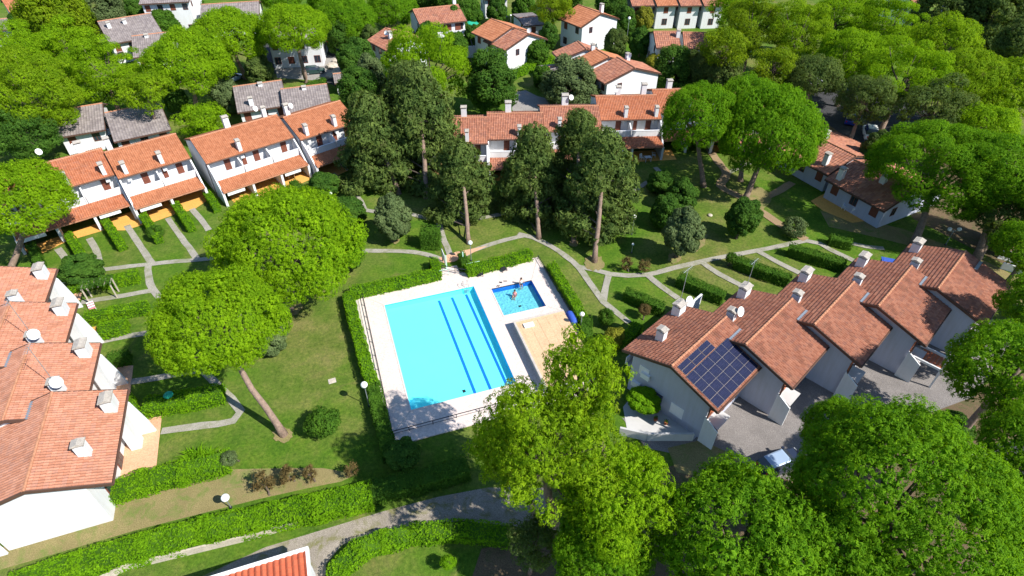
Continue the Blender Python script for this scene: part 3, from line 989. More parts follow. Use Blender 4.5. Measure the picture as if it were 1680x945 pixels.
wall_run('low bare concrete panel wall between the long hedge and the gravel track', [(160, 958), (210, 934), (415, 884), (560, 842), (640, 817), (700, 800), (765, 781)], 0.7, 0.14, 'concrete')
wall_run('low white garden wall at the upper right beside the broken white panels', [(1640, 440), (1680, 452)], 0.9, 0.2, 'white')
wall_run('pink block wall poking out of the big pine at the right', [(1540, 772), (1572, 762), (1600, 748)], 1.6, 0.35, 'concrete')
wall_run('white garden wall below the solar house', [(1015, 712), (1060, 722), (1136, 722)], 1.0, 0.2, 'wallgrey')


# ------------------------------------------------------------------ terraced houses with balcony and porch roof
def terrace(label, o, deg, L, nu, tilem='tile', front_ch=(), back_ch=(), fin_left=True, rail_pieces=True, group='terraced houses round the lawn', dishes=(), step=0.0):
    t = thing('terraced_house', label, 'house', (o[0], o[1], 0), R(deg), group)
    w = L / nu
    ZE, ZR, YR, YB = 5.2, 7.0, 4.9, 9.6
    zb = ZR - (YB - YR) * (ZR - ZE) / YR
    slope(t, -0.1, L + 0.1, 0, ZE, YR, ZR, tilem)
    slope(t, -0.1, L + 0.1, YB, zb, YR, ZR, tilem)
    ridge_caps(t, -0.1, L + 0.1, YR, ZR + 0.05)
    # body: gables and back wall as one plastered shell
    prof = [(0.95, 0), (YB - 0.5, 0), (YB - 0.5, zb + 0.02), (YR, ZR - 0.16), (0.95, ZE + 0.16)]
    MB().extr(prof, 'x', 0.0, L).build('wall', 'wall', t)
    # balcony slab and solid parapet
    MB().box(0.1, L - 0.1, -1.25, 0.945, 2.86, 2.98).build('balcony_floor', 'wallgrey', t)
    for k in range(nu):
        MB().box(k * w + 0.13, (k + 1) * w - 0.13, -1.42, -1.25, 2.9, 3.98).build('parapet', 'wall', t)
        MB().box(k * w + 0.13, (k + 1) * w - 0.13, -1.46, -1.21, 3.985, 4.03).build('parapet_cap', 'wall', t)
    # fin walls between the homes, sloping down over the porch
    for k in range(nu + 1):
        x = k * w
        if 0 < k < nu:
            MB().extr([(0.94, 2.99), (-1.2, 2.99), (-1.2, 4.2), (0.0, 4.6), (0.94, 5.0)], 'x', x - 0.09, x + 0.09).build('fin_wall', 'wall', t)
            MB().extr([(0.94, 0), (-3.25, 0), (-3.25, 2.1), (0.94, 2.8)], 'x', x - 0.11, x + 0.11).build('fin_wall', 'wall', t)
        else:
            s = 0.005 if k == 0 else -0.005
            MB().extr([(0.94, 0), (-3.3, 0), (-3.3, 2.15), (-1.5, 4.1), (-0.2, 5.0), (0.94, 5.3)], 'x', x - 0.1 + s, x + 0.1 + s).build('fin_wall', 'wall', t)
            MB().tube([(x + (-0.14 if k == 0 else 0.14), 0.3, 0), (x + (-0.14 if k == 0 else 0.14), 0.3, 5.1)], 0.05, 6).build('downpipe', 'trim', t)
    # porch roof
    p = slope(t, 0.02, L - 0.02, -3.6, 2.3, -1.47, 3.02, tilem, th=0.1)
    MB().box(0.0, L, -3.72, -3.6, 2.16, 2.3).build('gutter', 'ridge', t)
    MB().tube([(-0.1, -0.07, ZE - 0.05), (L + 0.1, -0.07, ZE - 0.05)], 0.075, 6).build('gutter', 'trim', t)
    for k in range(nu + 1):
        MB().box(k * w - 0.16, k * w + 0.16, -3.58, -3.24, 0, 2.14).build('pillar', 'wall', t)
    rr = random.Random(int(abs(o[0] * 10)))
    for k in range(nu):
        x = k * w
        # upper floor: brown shuttered door and a narrow one
        for xx, ww in ((x + w * 0.66, 0.85), (x + w * 0.22, 0.6))[:1 + (k % 2)]:
            d = MB().box(xx - ww / 2, xx + ww / 2, 0.88, 0.945, 3.0, 4.95).build('door', 'wood', t)
            mb = MB()
            for q in range(7):
                mb.box(xx - ww / 2 + 0.06, xx + ww / 2 - 0.06, 0.855, 0.88, 3.12 + q * 0.25, 3.3 + q * 0.25)
            mb.build('louvre', 'wood', d)
        # ground floor: glazed doors under the porch
        f = MB().box(x + 0.6, x + w - 0.6, 0.86, 0.945, 0.0, 2.3).build('patio_door', 'wood', t)
        for q in range(3):
            a = x + 0.7 + q * (w - 1.4) / 3
            MB().box(a, a + (w - 1.4) / 3 - 0.08, 0.835, 0.86, 0.1, 2.2).build('pane', 'glass', f)
        # awning / blind
        if rr.random() < 0.4:
            MB().box(x + 0.5, x + w * 0.7, -3.52, -3.46, 1.55, 2.1).build('blind', 'white', t)
        # rear windows
        window(t, x + w * 0.35, YB - 0.5, 3.6, 0.9, 1.1, 1, 'y')
        window(t, x + w * 0.7, YB - 0.5, 1.0, 0.9, 1.1, 1, 'y')
    for x in front_ch:
        y = 0.75
        chimney(t, x, y, 4.3, 6.75, 0.5, 0.85)
    for x, y, s in back_ch:
        chimney(t, x, y, 5.4, 8.0, s, s)
    for x, y, z, a in dishes:
        dish(t, (x, y, z), 0.42, a)
    return t


DS = R(-60)
terrace('terraced house at the far left of the left row, partly behind the round pine', (-63.4, 62.2), 38, 12.9, 3, 'tile', (11.9, 7.6), ((10.6, 6.3, 0.8),), dishes=((6.2, 6.5, 8.1, DS), (10.2, 6.0, 7.9, DS)))
terrace('two home terraced house second from the left, bright orange roof', (-52.1, 69.1), 38.5, 9.0, 2, 'tile_new', (1.1, 5.6), ((0.8, 6.8, 0.7),))
terrace('long terraced house in the middle of the left row', (-42.0, 73.1), 40, 12.5, 3, 'tile_new', (4.9,), ((5.6, 6.6, 0.8), (11.2, 6.3, 0.6)), dishes=((10.2, 6.4, 8.2, DS),))
terrace('terraced house at the right end of the left row next to the dark conifers', (-31.0, 80.3), 41, 9.3, 2, 'tile_new', (1.3, 5.9), ((1.3, 6.6, 0.7),), dishes=((1.9, 6.0, 8.0, DS),))
terrace('terraced house at the left end of the back row behind the tall conifers', (-12.0, 78.8), 2.5, 8.4, 2, 'tile_old', (5.5,), ((5.0, 6.2, 0.8),))
terrace('terraced house of the back row second from its left end', (-3.5, 80.4), 2.5, 8.3, 2, 'tile_old', (4.6,), ((3.2, 6.5, 0.9),))
terrace('terraced house of the back row above the middle conifer', (4.6, 83.0), 2.5, 9.0, 2, 'tile_old', (2.6,), ((4.0, 6.6, 1.0),), dishes=((4.9, 6.0, 8.0, DS),))
terrace('terraced house of the back row with grey balcony and two white chimneys', (13.7, 87.0), 3, 9.6, 2, 'tile', (4.1, 8.9), ((3.7, 5.9, 0.7), (8.1, 6.8, 0.8)), dishes=((3.2, 5.4, 7.9, DS),))
terrace('terraced house of the back row touching the big round pine', (23.3, 89.6), 4, 8.5, 2, 'tile', (5.0,), ((3.0, 6.0, 0.8),))
terrace('terraced house of the back row hidden behind the twin round pines', (32.5, 89.5), -14, 8.5, 2, 'tile_old', (2.0,), ((5.0, 6.0, 0.8),))

# ------------------------------------------------------------------ stepped houses (right row and lower left row)
def stepped(label, o, deg, tilem, mirror=False, group='', solar=False, x_len=9.0, aer=None, sat=None, ZR=6.6, ZE=4.9):
    t = thing('stepped_house', label, 'house', (o[0], o[1], 0), R(deg), group)
    X = x_len
    mx = (lambda x: X - x) if mirror else (lambda x: x)

    def bx(name, x0, x1, y0, y1, z0, z1, mat, par=t):
        a, b = sorted((mx(x0), mx(x1)))
        return MB().box(a, b, y0, y1, z0, z1).build(name, mat, par)

    def ext(name, poly, x0, x1, mat, par=t):
        a, b = sorted((mx(x0), mx(x1)))
        return MB().extr(poly, 'x', a, b).build(name, mat, par)
    Y = 4.95
    kw = dict(lift=0.075, amp=0.06) if not mirror else dict(lift=0.05, amp=0.045)
    slope(t, 0, X, Y, ZE, 0, ZR, tilem, **kw)
    slope(t, 0, X, -Y, ZE + (0.35 if mirror else 0), 0, ZR, tilem, **(dict(lift=0.03, amp=0.03) if mirror else kw))
    ridge_caps(t, 0, X, 0, ZR + 0.06)
    g = (ZR - ZE) / Y
    ys, yn = -4.1, (3.1 if mirror else 4.0)
    prof = [(ys, 0), (yn, 0), (yn, ZR - g * yn - 0.16), (0, ZR - 0.16), (ys, ZR + g * ys - 0.16)]
    a, b = sorted((mx(0.35), mx(X - 0.35)))
    MB().extr(prof, 'x', a, b).build('wall', 'wall' if mirror else 'wallshade', t)  # right row walls carry their blue shade in the plaster tint
    # dark verge boards and gutters
    for x in (-0.06, X + 0.002):
        MB().extr([(-Y - 0.05, ZE - 0.2 + (0.35 if mirror else 0)), (-Y - 0.05, ZE + 0.11 + (0.35 if mirror else 0)), (0, ZR + 0.11), (Y + 0.05, ZE + 0.11), (Y + 0.05, ZE - 0.2), (0, ZR - 0.2)], 'x', x - 0.02, x + 0.08).build('verge_board', 'trim', t)
    for s in (-1, 1):
        MB().tube([(-0.05, s * (Y + 0.09), ZE - 0.06), (X + 0.05, s * (Y + 0.09), ZE - 0.06)], 0.085, 6).build('gutter', 'trim', t)
    # garden side: tall chimney at the corner, fin walls, balcony
    chimney(t, mx(7.6), 4.15, 0.0 if mirror else 3.0, 6.35, 1.15, 0.85)
    chimney(t, mx(3.0), 3.05, 5.2, 6.75, 0.65, 0.8)
    ext('fin_wall', [(yn - 0.01, 0), (5.6, 0), (5.45, 1.5), (4.95, 4.2), (4.6, 4.75), (yn - 0.01, ZR - g * yn - 0.25)], X - 1.0, X - 0.8, 'wall')
    if not mirror:
        bx('balcony_floor', 0.56, X - 2.05, 4.01, 4.75, 2.7, 2.84, 'wallgrey')
        bx('parapet', 0.57, X - 2.06, 4.75, 4.85, 2.66, 3.6, 'wall')
    for x in (2.0, 5.2):
        d = bx('patio_door', x, x + 1.4, yn + 0.002, yn + 0.060, 0.0, 2.2, 'wood')
        bx('pane', x + 0.1, x + 0.66, yn + 0.060, yn + 0.075, 0.1, 2.1, 'glass', d)
        bx('pane', x + 0.74, x + 1.3, yn + 0.060, yn + 0.075, 0.1, 2.1, 'glass', d)
        d = bx('door', x + 0.2, x + 1.2, yn + 0.002, yn + 0.060, 2.85, 4.75, 'wood')
    # entrance side: recess with red brown panel, side fin, canopy and downpipe
    ext('fin_wall', [(-4.11, 0), (-5.5, 0), (-5.5, 2.5), (-4.11, 3.4)], 0.05, 0.2, 'wall')
    bx('porch_slab', 0.2, 2.5, -5.35, -4.11, 2.3, 2.45, 'wallgrey')
    bx('door', 0.7, 1.7, -4.15, -4.105, 0.0, 2.15, 'wood')
    bx('shutter', 0.45, 1.9, -4.16, -4.105, 2.7, 4.3, 'redwood')
    for x in (3.6, 5.9):
        a = mx(x)
        window(t, a, -4.1, 3.0, 1.1, 1.1, -1, 'y')
        window(t, a, -4.1, 0.9, 1.1, 1.0, -1, 'y')
    # white pale band under the eave
    mb = MB()
    xx = mx(0.0)
    mb.tube([(mx(0.12), -5.0, ZE - 0.1), (mx(0.12), -4.3, ZE - 0.35), (mx(0.12), -4.22, 0.1)], 0.07, 6)
    mb.build('downpipe', 'trim', t)
    mb = MB()
    mb.tube([(mx(0.2), -5.45, 2.55), (mx(0.2), -4.2, 3.2), (mx(1.1), -4.2, 3.2)], 0.05, 5)
    mb.build('downpipe', 'trim', t)
    # valley gutter on the neighbour side
    yv = -1.55 if not mirror else -1.55
    zz = ZR - 1.55 * g + 0.07
    a, b = sorted((mx(X - 1.95), mx(X - 0.02)))
    MB().box(a, b, yv - 0.28, yv + 0.02, zz, zz + 0.1).build('valley_gutter', 'metal', t)
    if sat:
        dish(t, sat[:3], 0.5, sat[3])
    if aer:
        aerial('', aer[:3], aer[3], 0, t)
    return t


DG, EG = 'stepped houses of the right row', 'stepped houses of the lower left row'
Dlab = ['stepped house with black solar panels on its roof', 'stepped house next to the solar house, large dish on its chimney', 'middle stepped house of the right row, tree shadow on its lower roof corner',
        'stepped house with a red brown entrance deck, fourth from the solar house', 'stepped house at the far right end with half its roof in shade']
Do = [(13.8 + 7.18 * k, 34.6 + 2.58 * k) for k in range(5)]
NW = R(-50)
solar_house = stepped(Dlab[0], Do[0], 44, 'tile_old', group=DG, aer=(7.6, 4.2, 6.7, 4.2), sat=(8.5, 3.7, 6.6, R(-95)))
stepped(Dlab[1], Do[1], 44, 'tile_old', group=DG, aer=(7.6, 4.1, 6.7, 3.2), sat=(3.3, 2.4, 7.0, R(-95)))
stepped(Dlab[2], Do[2], 44, 'tile_old', group=DG)
stepped(Dlab[3], Do[3], 44, 'tile_old', group=DG)
stepped(Dlab[4], Do[4], 44, 'tile_old', group=DG)
Elab = ['stepped house at the lower left corner, nearest the long hedge', 'stepped house second from the bottom left, round dish beside its chimney', 'stepped house third from the bottom left with a tall aerial', 'stepped house at the top of the lower left row']
for k in range(4):
    o = (-38.1 - 5.34 * k, 31.7 + 5.61 * k)
    stepped(Elab[k], o, -70, 'tile_pink', mirror=True, group=EG, x_len=9.6 if k == 0 else 9.0,
            aer=(6.0, 3.1, 7.0, 4.0) if k in (1, 2) else None, sat=(6.7, 3.6, 7.3, R(0 + 10)) if k in (1, 2) else None)

# solar panels: five rows on the south-east slope of the first house
g = 1.7 / 4.95
nrm = Vector((0, -g, 1)).normalized()
mt, ntt, bs = newmat('solar_cells')
uvn = ntt.nodes.new('ShaderNodeUVMap')
br = ntt.nodes.new('ShaderNodeTexBrick')
br.offset = 0
br.inputs['Scale'].default_value = 1.0
br.inputs['Brick Width'].default_value = 1.0
br.inputs['Row Height'].default_value = 1.0
br.inputs['Mortar Size'].default_value = 0.010
br.inputs['Color1'].default_value = (0.012, 0.016, 0.045, 1)
br.inputs['Color2'].default_value = (0.018, 0.022, 0.06, 1)
br.inputs['Mortar'].default_value = (0.09, 0.10, 0.14, 1)
ntt.links.new(uvn.outputs[0], br.inputs['Vector'])
ntt.links.new(br.outputs['Color'], bs.inputs['Base Color'])
bs.inputs['Roughness'].default_value = 0.35
bs.inputs['Specular IOR Level'].default_value = 0.2
M['solar'] = mt


def panel(x0, x1, s0, s1, nx, ny):
    """one module between slope distances s0..s1 below the ridge"""
    def P(x, s, h):
        c = 1 / math.sqrt(1 + g * g)
        return (x, -s * c - nrm.y * -h * 0 + nrm.y * h, 6.6 - s * g * c + nrm.z * h)
    h = 0.16
    v = [P(x0, s1, h), P(x1, s1, h), P(x1, s0, h), P(x0, s0, h)]
    lo = [P(x0, s1, h - 0.05), P(x1, s1, h - 0.05), P(x1, s0, h - 0.05), P(x0, s0, h - 0.05)]
    fr = MB().add(v + lo, ((0, 1, 2, 3), (0, 4, 5, 1), (1, 5, 6, 2), (2, 6, 7, 3), (3, 7, 4, 0))).build('solar_panel', 'capstone', solar_house)
    e = 0.010
    v = [P(x0 + e, s1 - e, h + 0.006), P(x1 - e, s1 - e, h + 0.006), P(x1 - e, s0 + e, h + 0.006), P(x0 + e, s0 + e, h + 0.006)]
    MB().add(v, ((0, 1, 2, 3),), [(0, 0), (nx, 0), (nx, ny), (0, ny)]).build('cells', 'solar', fr)


for k in range(3):
    for q in range(2):
        panel(0.35 + k * 1.58, 0.35 + k * 1.58 + 1.53, 0.35 + q * 0.52, 0.35 + q * 0.52 + 0.49, 9, 3)
for r_ in range(4):
    for k in range(6):
        if r_ == 3 and k in (0, 5) and False:
            continue
        panel(0.22 + k * 1.135, 0.22 + k * 1.135 + 1.13, 1.45 + r_ * 0.90, 1.45 + r_ * 0.90 + 0.888, 6, 4)
# air conditioners and shutters on the blue shaded side wall
for y, z in ((3.1, 1.2), (2.3, 3.0)):
    MB().box(0.05, 0.345, y - 0.45, y + 0.45, z, z + 0.6).build('air_conditioner', 'white', solar_house)
window(solar_house, 0.35, -1.4, 0.9, 1.2, 1.2, -1, 'x', True, 'white')
window(solar_house, 0.35, 2.6, 3.1, 0.9, 1.0, -1, 'x', True, 'white')
MB().box(0.1, 0.345, 0.2, 1.1, 0, 2.1).build('side_door', 'glass', solar_house)
# planted white terrace wall between the first two houses
t = thing('roof_terrace_wall', 'bright white terrace parapet behind the chimney of the solar house', 'wall', (Do[0][0], Do[0][1], 0), R(44))
MB().box(9.2, 9.5, 0.6, 5.6, 0, 4.8).build('wall', 'wall', t)
MB().box(9.5, 14.2, 5.0, 5.2, 0, 3.2).build('wall', 'wall', t)
# entrance deck rails of the fourth house
o4 = Do[3]
t = thing('entrance_balcony', 'red brown entrance deck with white side beams below the fourth stepped house', 'balcony', (o4[0], o4[1], 0), R(44))
for x in (0.9, 3.1):
    MB().box(x - 0.08, x + 0.08, -7.2, -4.6, 2.35, 2.6).build('beam', 'wall', t)
    MB().box(x - 0.08, x + 0.08, -7.2, -7.04, 0, 2.35).build('post', 'wall', t)
for k in range(7):
    MB().box(0.98, 3.02, -5.0 - 0.3 * k - 0.26, -5.0 - 0.3 * k, 2.3, 2.36).build('plank', 'redwood', t)


# ------------------------------------------------------------------ detached houses behind
def gable(label, a, b, zr, df, db, drop=1.6, mat='tile', wall='wall', back_drop=None, over=0.45, chim=(), storeys=2, win=(), balcony=False, door=True, name='house', cat='house', front_shift=0.0, ridge=True, satellites=(), group=None):
    """house with a ridge seen between photo points a and b at height zr; df, db: roof depth to the viewer's side and behind"""
    A, B = (at(*a, zr), at(*b, zr)) if len(a) == 2 else (Vector(a), Vector(b))
    d = B - A
    L = d.length
    ang = math.atan2(d.y, d.x)
    t = thing(name, label, cat, (A.x, A.y, 0), ang, group)
    bd = drop if back_drop is None else back_drop
    zf, zb = zr - drop, zr - bd
    kw = dict(col=0.4, row=0.6, amp=0.06, seg=3)
    slope(t, 0, L, -df, zf, 0, zr, mat, **kw)
    slope(t, 0, L, db, zb, 0, zr, mat, **kw)
    if ridge:
        ridge_caps(t, 0, L, 0, zr + 0.05)
    yf, yb = -df + over + 0.2, db - over
    prof = [(yf, 0), (yb, 0), (yb, zr - bd / db * yb - 0.17), (0, zr - 0.17), (yf, zr + drop / df * yf - 0.17)]
    MB().extr(prof, 'x', 0.3, L - 0.3).build('wall', wall, t)
    MB().box(-0.02, L + 0.02, -df - 0.14, -df, zf - 0.17, zf + 0.02).build('gutter', 'trim', t)
    for x in (-0.07, L + 0.003):
        MB().extr([(-df - 0.05, zf - 0.2), (-df - 0.05, zf), (0, zr), (db + 0.05, zb), (db + 0.05, zb - 0.2), (0, zr - 0.2)], 'x', x, x + 0.07).build('verge_board', 'trim', t)
    for x, y, h in chim:
        chimney(t, x * L, y, zr - 1.6, zr + h, 0.7, 0.7)
    for x, y in satellites:
        dish(t, (x * L, y, zr + 0.4), 0.5, R(-70))
    n = max(1, int(L / 2.6))
    for k in range(n):
        x = (k + 0.5) * L / n
        window(t, x, yf, zf - 1.75, 0.95, 1.2, -1, 'y', k % 2 == 0)
        if storeys > 1:
            window(t, x, yf, 0.9, 1.1, 1.3, -1, 'y', k % 3 == 1)
    for x, nn in ((0.3, -1), (L - 0.3, 1)):
        window(t, x, (yf + 0) * 0.5, zf - 1.6, 0.8, 1.1, nn, 'x')
        if storeys > 1:
            window(t, x, yb * 0.5, 1.0, 0.9, 1.1, nn, 'x')
    if balcony:
        MB().box(0.3, L - 0.3, yf - 1.5, yf - 0.003, 2.6, 2.75).build('balcony_floor', 'wallgrey', t)
        MB().box(0.3, L - 0.3, yf - 1.62, yf - 1.5, 2.6, 3.7).build('parapet', 'wall', t)
        for x in (0.5, L - 0.5):
            MB().box(x - 0.12, x + 0.12, yf - 1.5, yf - 1.26, 0, 2.6).build('pillar', 'wall', t)
        for k in range(max(1, int(L / 3.2))):
            x = 1.6 + k * 3.2
            MB().box(x, x + 1.3, yf - 0.07, yf - 0.004, 2.76, 4.7).build('door', 'wood', t)
    return t


# row at the upper right of centre
gable('white house with three red shuttered doors above a long white balcony', (677, 16), (752, 8), 7.0, 6.0, 5, 1.8, 'tile_old', balcony=True, chim=((0.95, 1.5, 0.8),))
gable('white house with low orange roof left of the yellow green pine', (632, 46), (665, 62), 6.8, 4.5, 5, 1.6, 'tile_old', chim=((0.6, -1.6, 0.5),), satellites=((0.5, -2),))
gable('tall white house with bright orange roof above the blue shaded terrace', (806, 31), (841, 45), 7.4, 5.2, 5, 1.8, 'tile_new', storeys=2)
gable('white house with a faded roof stepping down from the bright orange one', (831, 41), (868, 56), 7.0, 6.0, 5, 2.0, 'tile_old', storeys=2, satellites=((0.9, 0.6),))
gable('large white gabled house with the red garden shed in front', (949, 8), (987, 22), 7.8, 5.5, 5.5, 2.0, 'tile_new', chim=((0.7, 2.0, 0.9),), storeys=2)
gable('back unit of the three stepped roofs, brown tiles', (948, 68), (962, 81), 6.6, 5.2, 4.0, 1.6, 'tile_old', chim=((0.9, 1.5, 0.5),))
gable('middle unit of the three stepped roofs, bright orange tiles', (978, 81), (1000, 94), 6.6, 6.4, 5.0, 1.8, 'tile_new')
gable('front unit of the three stepped roofs, half in tree shadow', (1012, 94), (1042, 112), 6.6, 6.0, 6.0, 1.9, 'tile_old', satellites=((0.2, 1.8),), chim=((0.1, 2.0, 0.4),))
gable('white house in shade with brown roof right of the tall street lamp', (1072, 52), (1112, 52), 6.8, 4.6, 5, 1.7, 'tile_old', chim=((0.95, -1.5, 0.6),), balcony=True)
gable('shaded white house under the big pines at the upper right', (1120, 53), (1158, 54), 6.6, 4.6, 5, 1.7, 'tile_old', balcony=True)
for k, (x0, x1, lab) in enumerate(((1030, 1066, 'first unit of the far top row, blue side wall'), (1070, 1104, 'second unit of the far top row, sunlit front'), (1108, 1142, 'third unit of the far top row in the tree shade'), (1146, 1180, 'fourth unit of the far top row under the pines'))):
    gable(lab, (x0, -12), (x1, -13), 7.0, 5.0, 5, 1.7, 'tile_old' if k != 1 else 'tile_new', chim=((0.9, -2.4, 0.4),))
gable('distant orange roof at the top right corner', (1565, -14), (1600, -6), 7.0, 5.0, 5, 1.7, 'tile_new')
gable('distant white house at the top right among the pines', (1480, -16), (1512, -18), 7.0, 5.0, 5, 1.7, 'tile_old')
gable('distant house with pink walls at the top left corner', (0, -4), (26, -8), 7.0, 6.0, 5, 2.0, 'tile_new')
gable('distant grey roofed shed at the left edge', (-20, 34), (18, 30), 4.5, 5.0, 5, 1.0, 'tile_grey', storeys=1)
gable('large white house at the top with a yellow awning', (234, -12), (314, -16), 8.5, 5.0, 8, 1.2, 'tile_grey', storeys=2, chim=((0.3, -1.0, 0.4),))
gable('distant grey hipped house behind the left pines', (330, 8), (425, 2), 6.0, 5.0, 6, 1.6, 'tile_grey')
gable('grey tiled house at the upper left with a low white wing', (160, 36), (247, 22), 6.5, 9.0, 5, 2.3, 'tile_grey', chim=((0.15, -3.0, 0.2), (0.45, -2.4, 0.1)))
gable('grey tiled wing with a pale porch beside the round pine', (216, 60), (285, 52), 5.6, 8.0, 4, 1.8, 'tile_grey', chim=((0.35, -1.0, 0.2),))
gable('white house with red window shutters behind the forked pine', (440, 46), (526, 42), 6.8, 5.0, 6, 1.3, 'tile_grey')
gable('brown grey tiled house on the left behind the left row', (382, 143), (462, 132), 5.0, 7.5, 4, 1.6, 'tile_grey', storeys=1, chim=((0.55, -0.8, 0.2), (0.3, -6.0, -0.1)))
gable('brown grey tiled house on the right behind the left row', (460, 147), (536, 138), 5.0, 7.0, 4, 1.6, 'tile_grey', storeys=1, chim=((0.5, -0.8, 0.2),))
gable('grey garage roof beside the pale boulders', (546, 122), (584, 118), 3.0, 3.4, 2, 0.5, 'tile_grey', storeys=1)
gable('dark blue shaded house with a slate coloured roof', (172, 186), (262, 168), 5.0, 8.0, 4, 1.6, 'tile_grey', storeys=1)
gable('grey roofed house behind the left row beside the leaning pine trunk', (92, 182), (168, 170), 5.0, 7.0, 4, 1.6, 'tile_grey', storeys=1)
gable('white shop like building in the top centre behind trees', (790, -14), (830, -16), 5.5, 4.0, 5, 0.8, 'tile_grey')
gable('white house behind trees left of the large gabled one', (850, 30), (884, 27), 4.0, 4.5, 5, 0.5, 'tile_grey', storeys=1)
gable('white garage wing in front of the three stepped roofs', (886, 112), (922, 108), 3.2, 5.0, 2, 0.3, 'tile_grey', storeys=1)
gable('white lower house half hidden by the yellow green pine', (640, 86), (668, 84), 3.4, 4.5, 3, 0.4, 'tile_grey', storeys=1)

# low shaded row at the right, under the spreading pines
ea, eb = at(1354, 294, 3.0), at(1451, 347, 3.0)
du = (eb - ea).normalized()
dv = Vector((-du.y, du.x, 0))
for k, lab in enumerate(('shaded low house of the right row with plastic chairs on its patio', 'shaded low house of the right row nearest the twin domed pines')):
    a = ea + dv * (5.0 + 1.2 * k) - du * (9.6 * k + (0.4 if k else 0))
    b = a + du * (9.3 if k == 0 else 9.4)
    gable(lab, (a.x, a.y, 4.7), (b.x, b.y, 4.7), 4.7, 5.0, 8.5, 1.7, 'tile_old', 'wallshade', back_drop=2.2, storeys=1, chim=((0.14, -3.9, 0.2), (0.6, -1.2, 0.6), (0.28, 1.4, 0.6)) if k == 0 else ((0.3, 1.5, 0.6), (0.8, -3.6, 0.3)), group='low shaded houses of the right row')  # walls darkened by the shade tinted plaster
# red garden shed
gable('small red cedar garden shed with pitched roof before the white gable', (960, 50), (974, 54), 2.9, 1.9, 1.9, 0.6, 'tile_red', wall='redwood', storeys=1, name='garden_shed', cat='shed')

# house at the bottom edge: red tiled roof with white rim
A, B = at(505, 899, 3.4), at(300, 962, 3.4)
d = A - B
ang = math.atan2(d.y, d.x)
t = thing('red_roofed_house', 'house at the bottom edge with red tiles and a white roof rim', 'house', (B.x, B.y, 0), ang)
L = d.length
v0, Fc, U = tiles(0.2, L - 0.15, -8, 2.9, -0.2, 3.4, col=0.42, row=0.42, amp=0.075, seg=6)
rf = MB().add([(0, -8, 2.8), (L, -8, 2.8), (L, 0, 3.3), (0, 0, 3.3), (0, -8, 2.65), (L, -8, 2.65), (L, 0, 3.15), (0, 0, 3.15)], ((0, 1, 2, 3), (7, 6, 5, 4), (0, 4, 5, 1), (1, 5, 6, 2), (2, 6, 7, 3), (3, 7, 4, 0))).build('roof', 'trim', t)
tag(mesh_np('roof_tiles', v0, Fc, 'tile_red', rf, U), kind='stuff')
MB().box(-0.1, L + 0.05, -0.2, 0.06, 3.1, 3.55).build('roof_rim', 'white', t)
MB().extr([(-8, 2.6), (-8, 3.06), (-0.2, 3.55), (-0.2, 3.1)], 'x', L - 0.15, L + 0.05).build('roof_rim', 'white', t)
MB().box(0.2, L - 0.2, -7.8, -0.3, 0, 2.62).build('wall', 'wall', t)
window(t, L - 0.2, -3, 0.9, 1.0, 1.1, 1, 'x')

# white pergola terrace of the blue shaded house
t = thing('pergola', 'pergola with dark beams over a white terrace behind the trees', 'pergola', at(742, 96), 0.15)
MB().box(0, 7.0, 0, 0.2, 0, 2.4).build('wall', 'wall', t)
MB().box(0, 0.2, 0.2, 5, 0, 2.4).build('wall', 'wall', t)
for k in range(7):
    MB().box(0.4 + k, 0.55 + k, -0.1, 5.0, 2.42, 2.58).build('beam', 'darkmetal', t)
t = thing('terrace_wall', 'long white terrace wall under the blue shaded house', 'wall', at(818, 108), 0.1)
MB().box(0, 6.5, 0, 0.25, 0, 2.2).build('wall', 'wall', t)


# ------------------------------------------------------------------ vegetation
def unit(a):
    return a / np.maximum(np.linalg.norm(a, axis=-1, keepdims=True), 1e-9)


def fib(n, rng):
    i = np.arange(n) + 0.5
    ph = np.arccos(1 - 2 * i / n)
    th = math.pi * (1 + 5 ** 0.5) * i + rng.uniform(0, 6.28)
    return np.stack([np.cos(th) * np.sin(ph), np.sin(th) * np.sin(ph), np.cos(ph)], 1)


def leaf_tris(P, N, s, k, leaf, rng, narrow=0.5):
    n = len(P)
    g = rng.normal(size=(n, k, 3))
    d = unit(N[:, None] * 0.85 + g * 0.62)
    c = P[:, None] + d * (s * rng.uniform(0.6, 1.05, (n, k, 1)))
    nr = unit(d * 0.9 + N[:, None] * 0.35 + rng.normal(size=(n, k, 3)) * 0.28)
    t = unit(np.cross(nr, rng.normal(size=(n, k, 3))))
    b = np.cross(nr, t)
    l = leaf * rng.uniform(0.65, 1.3, (n, k, 1))
    V = np.stack([c + t * l, c - t * l * 0.6 + b * l * narrow, c - t * l * 0.6 - b * l * narrow], 2).reshape(-1, 3)
    return V, np.arange(len(V)).reshape(-1, 3)


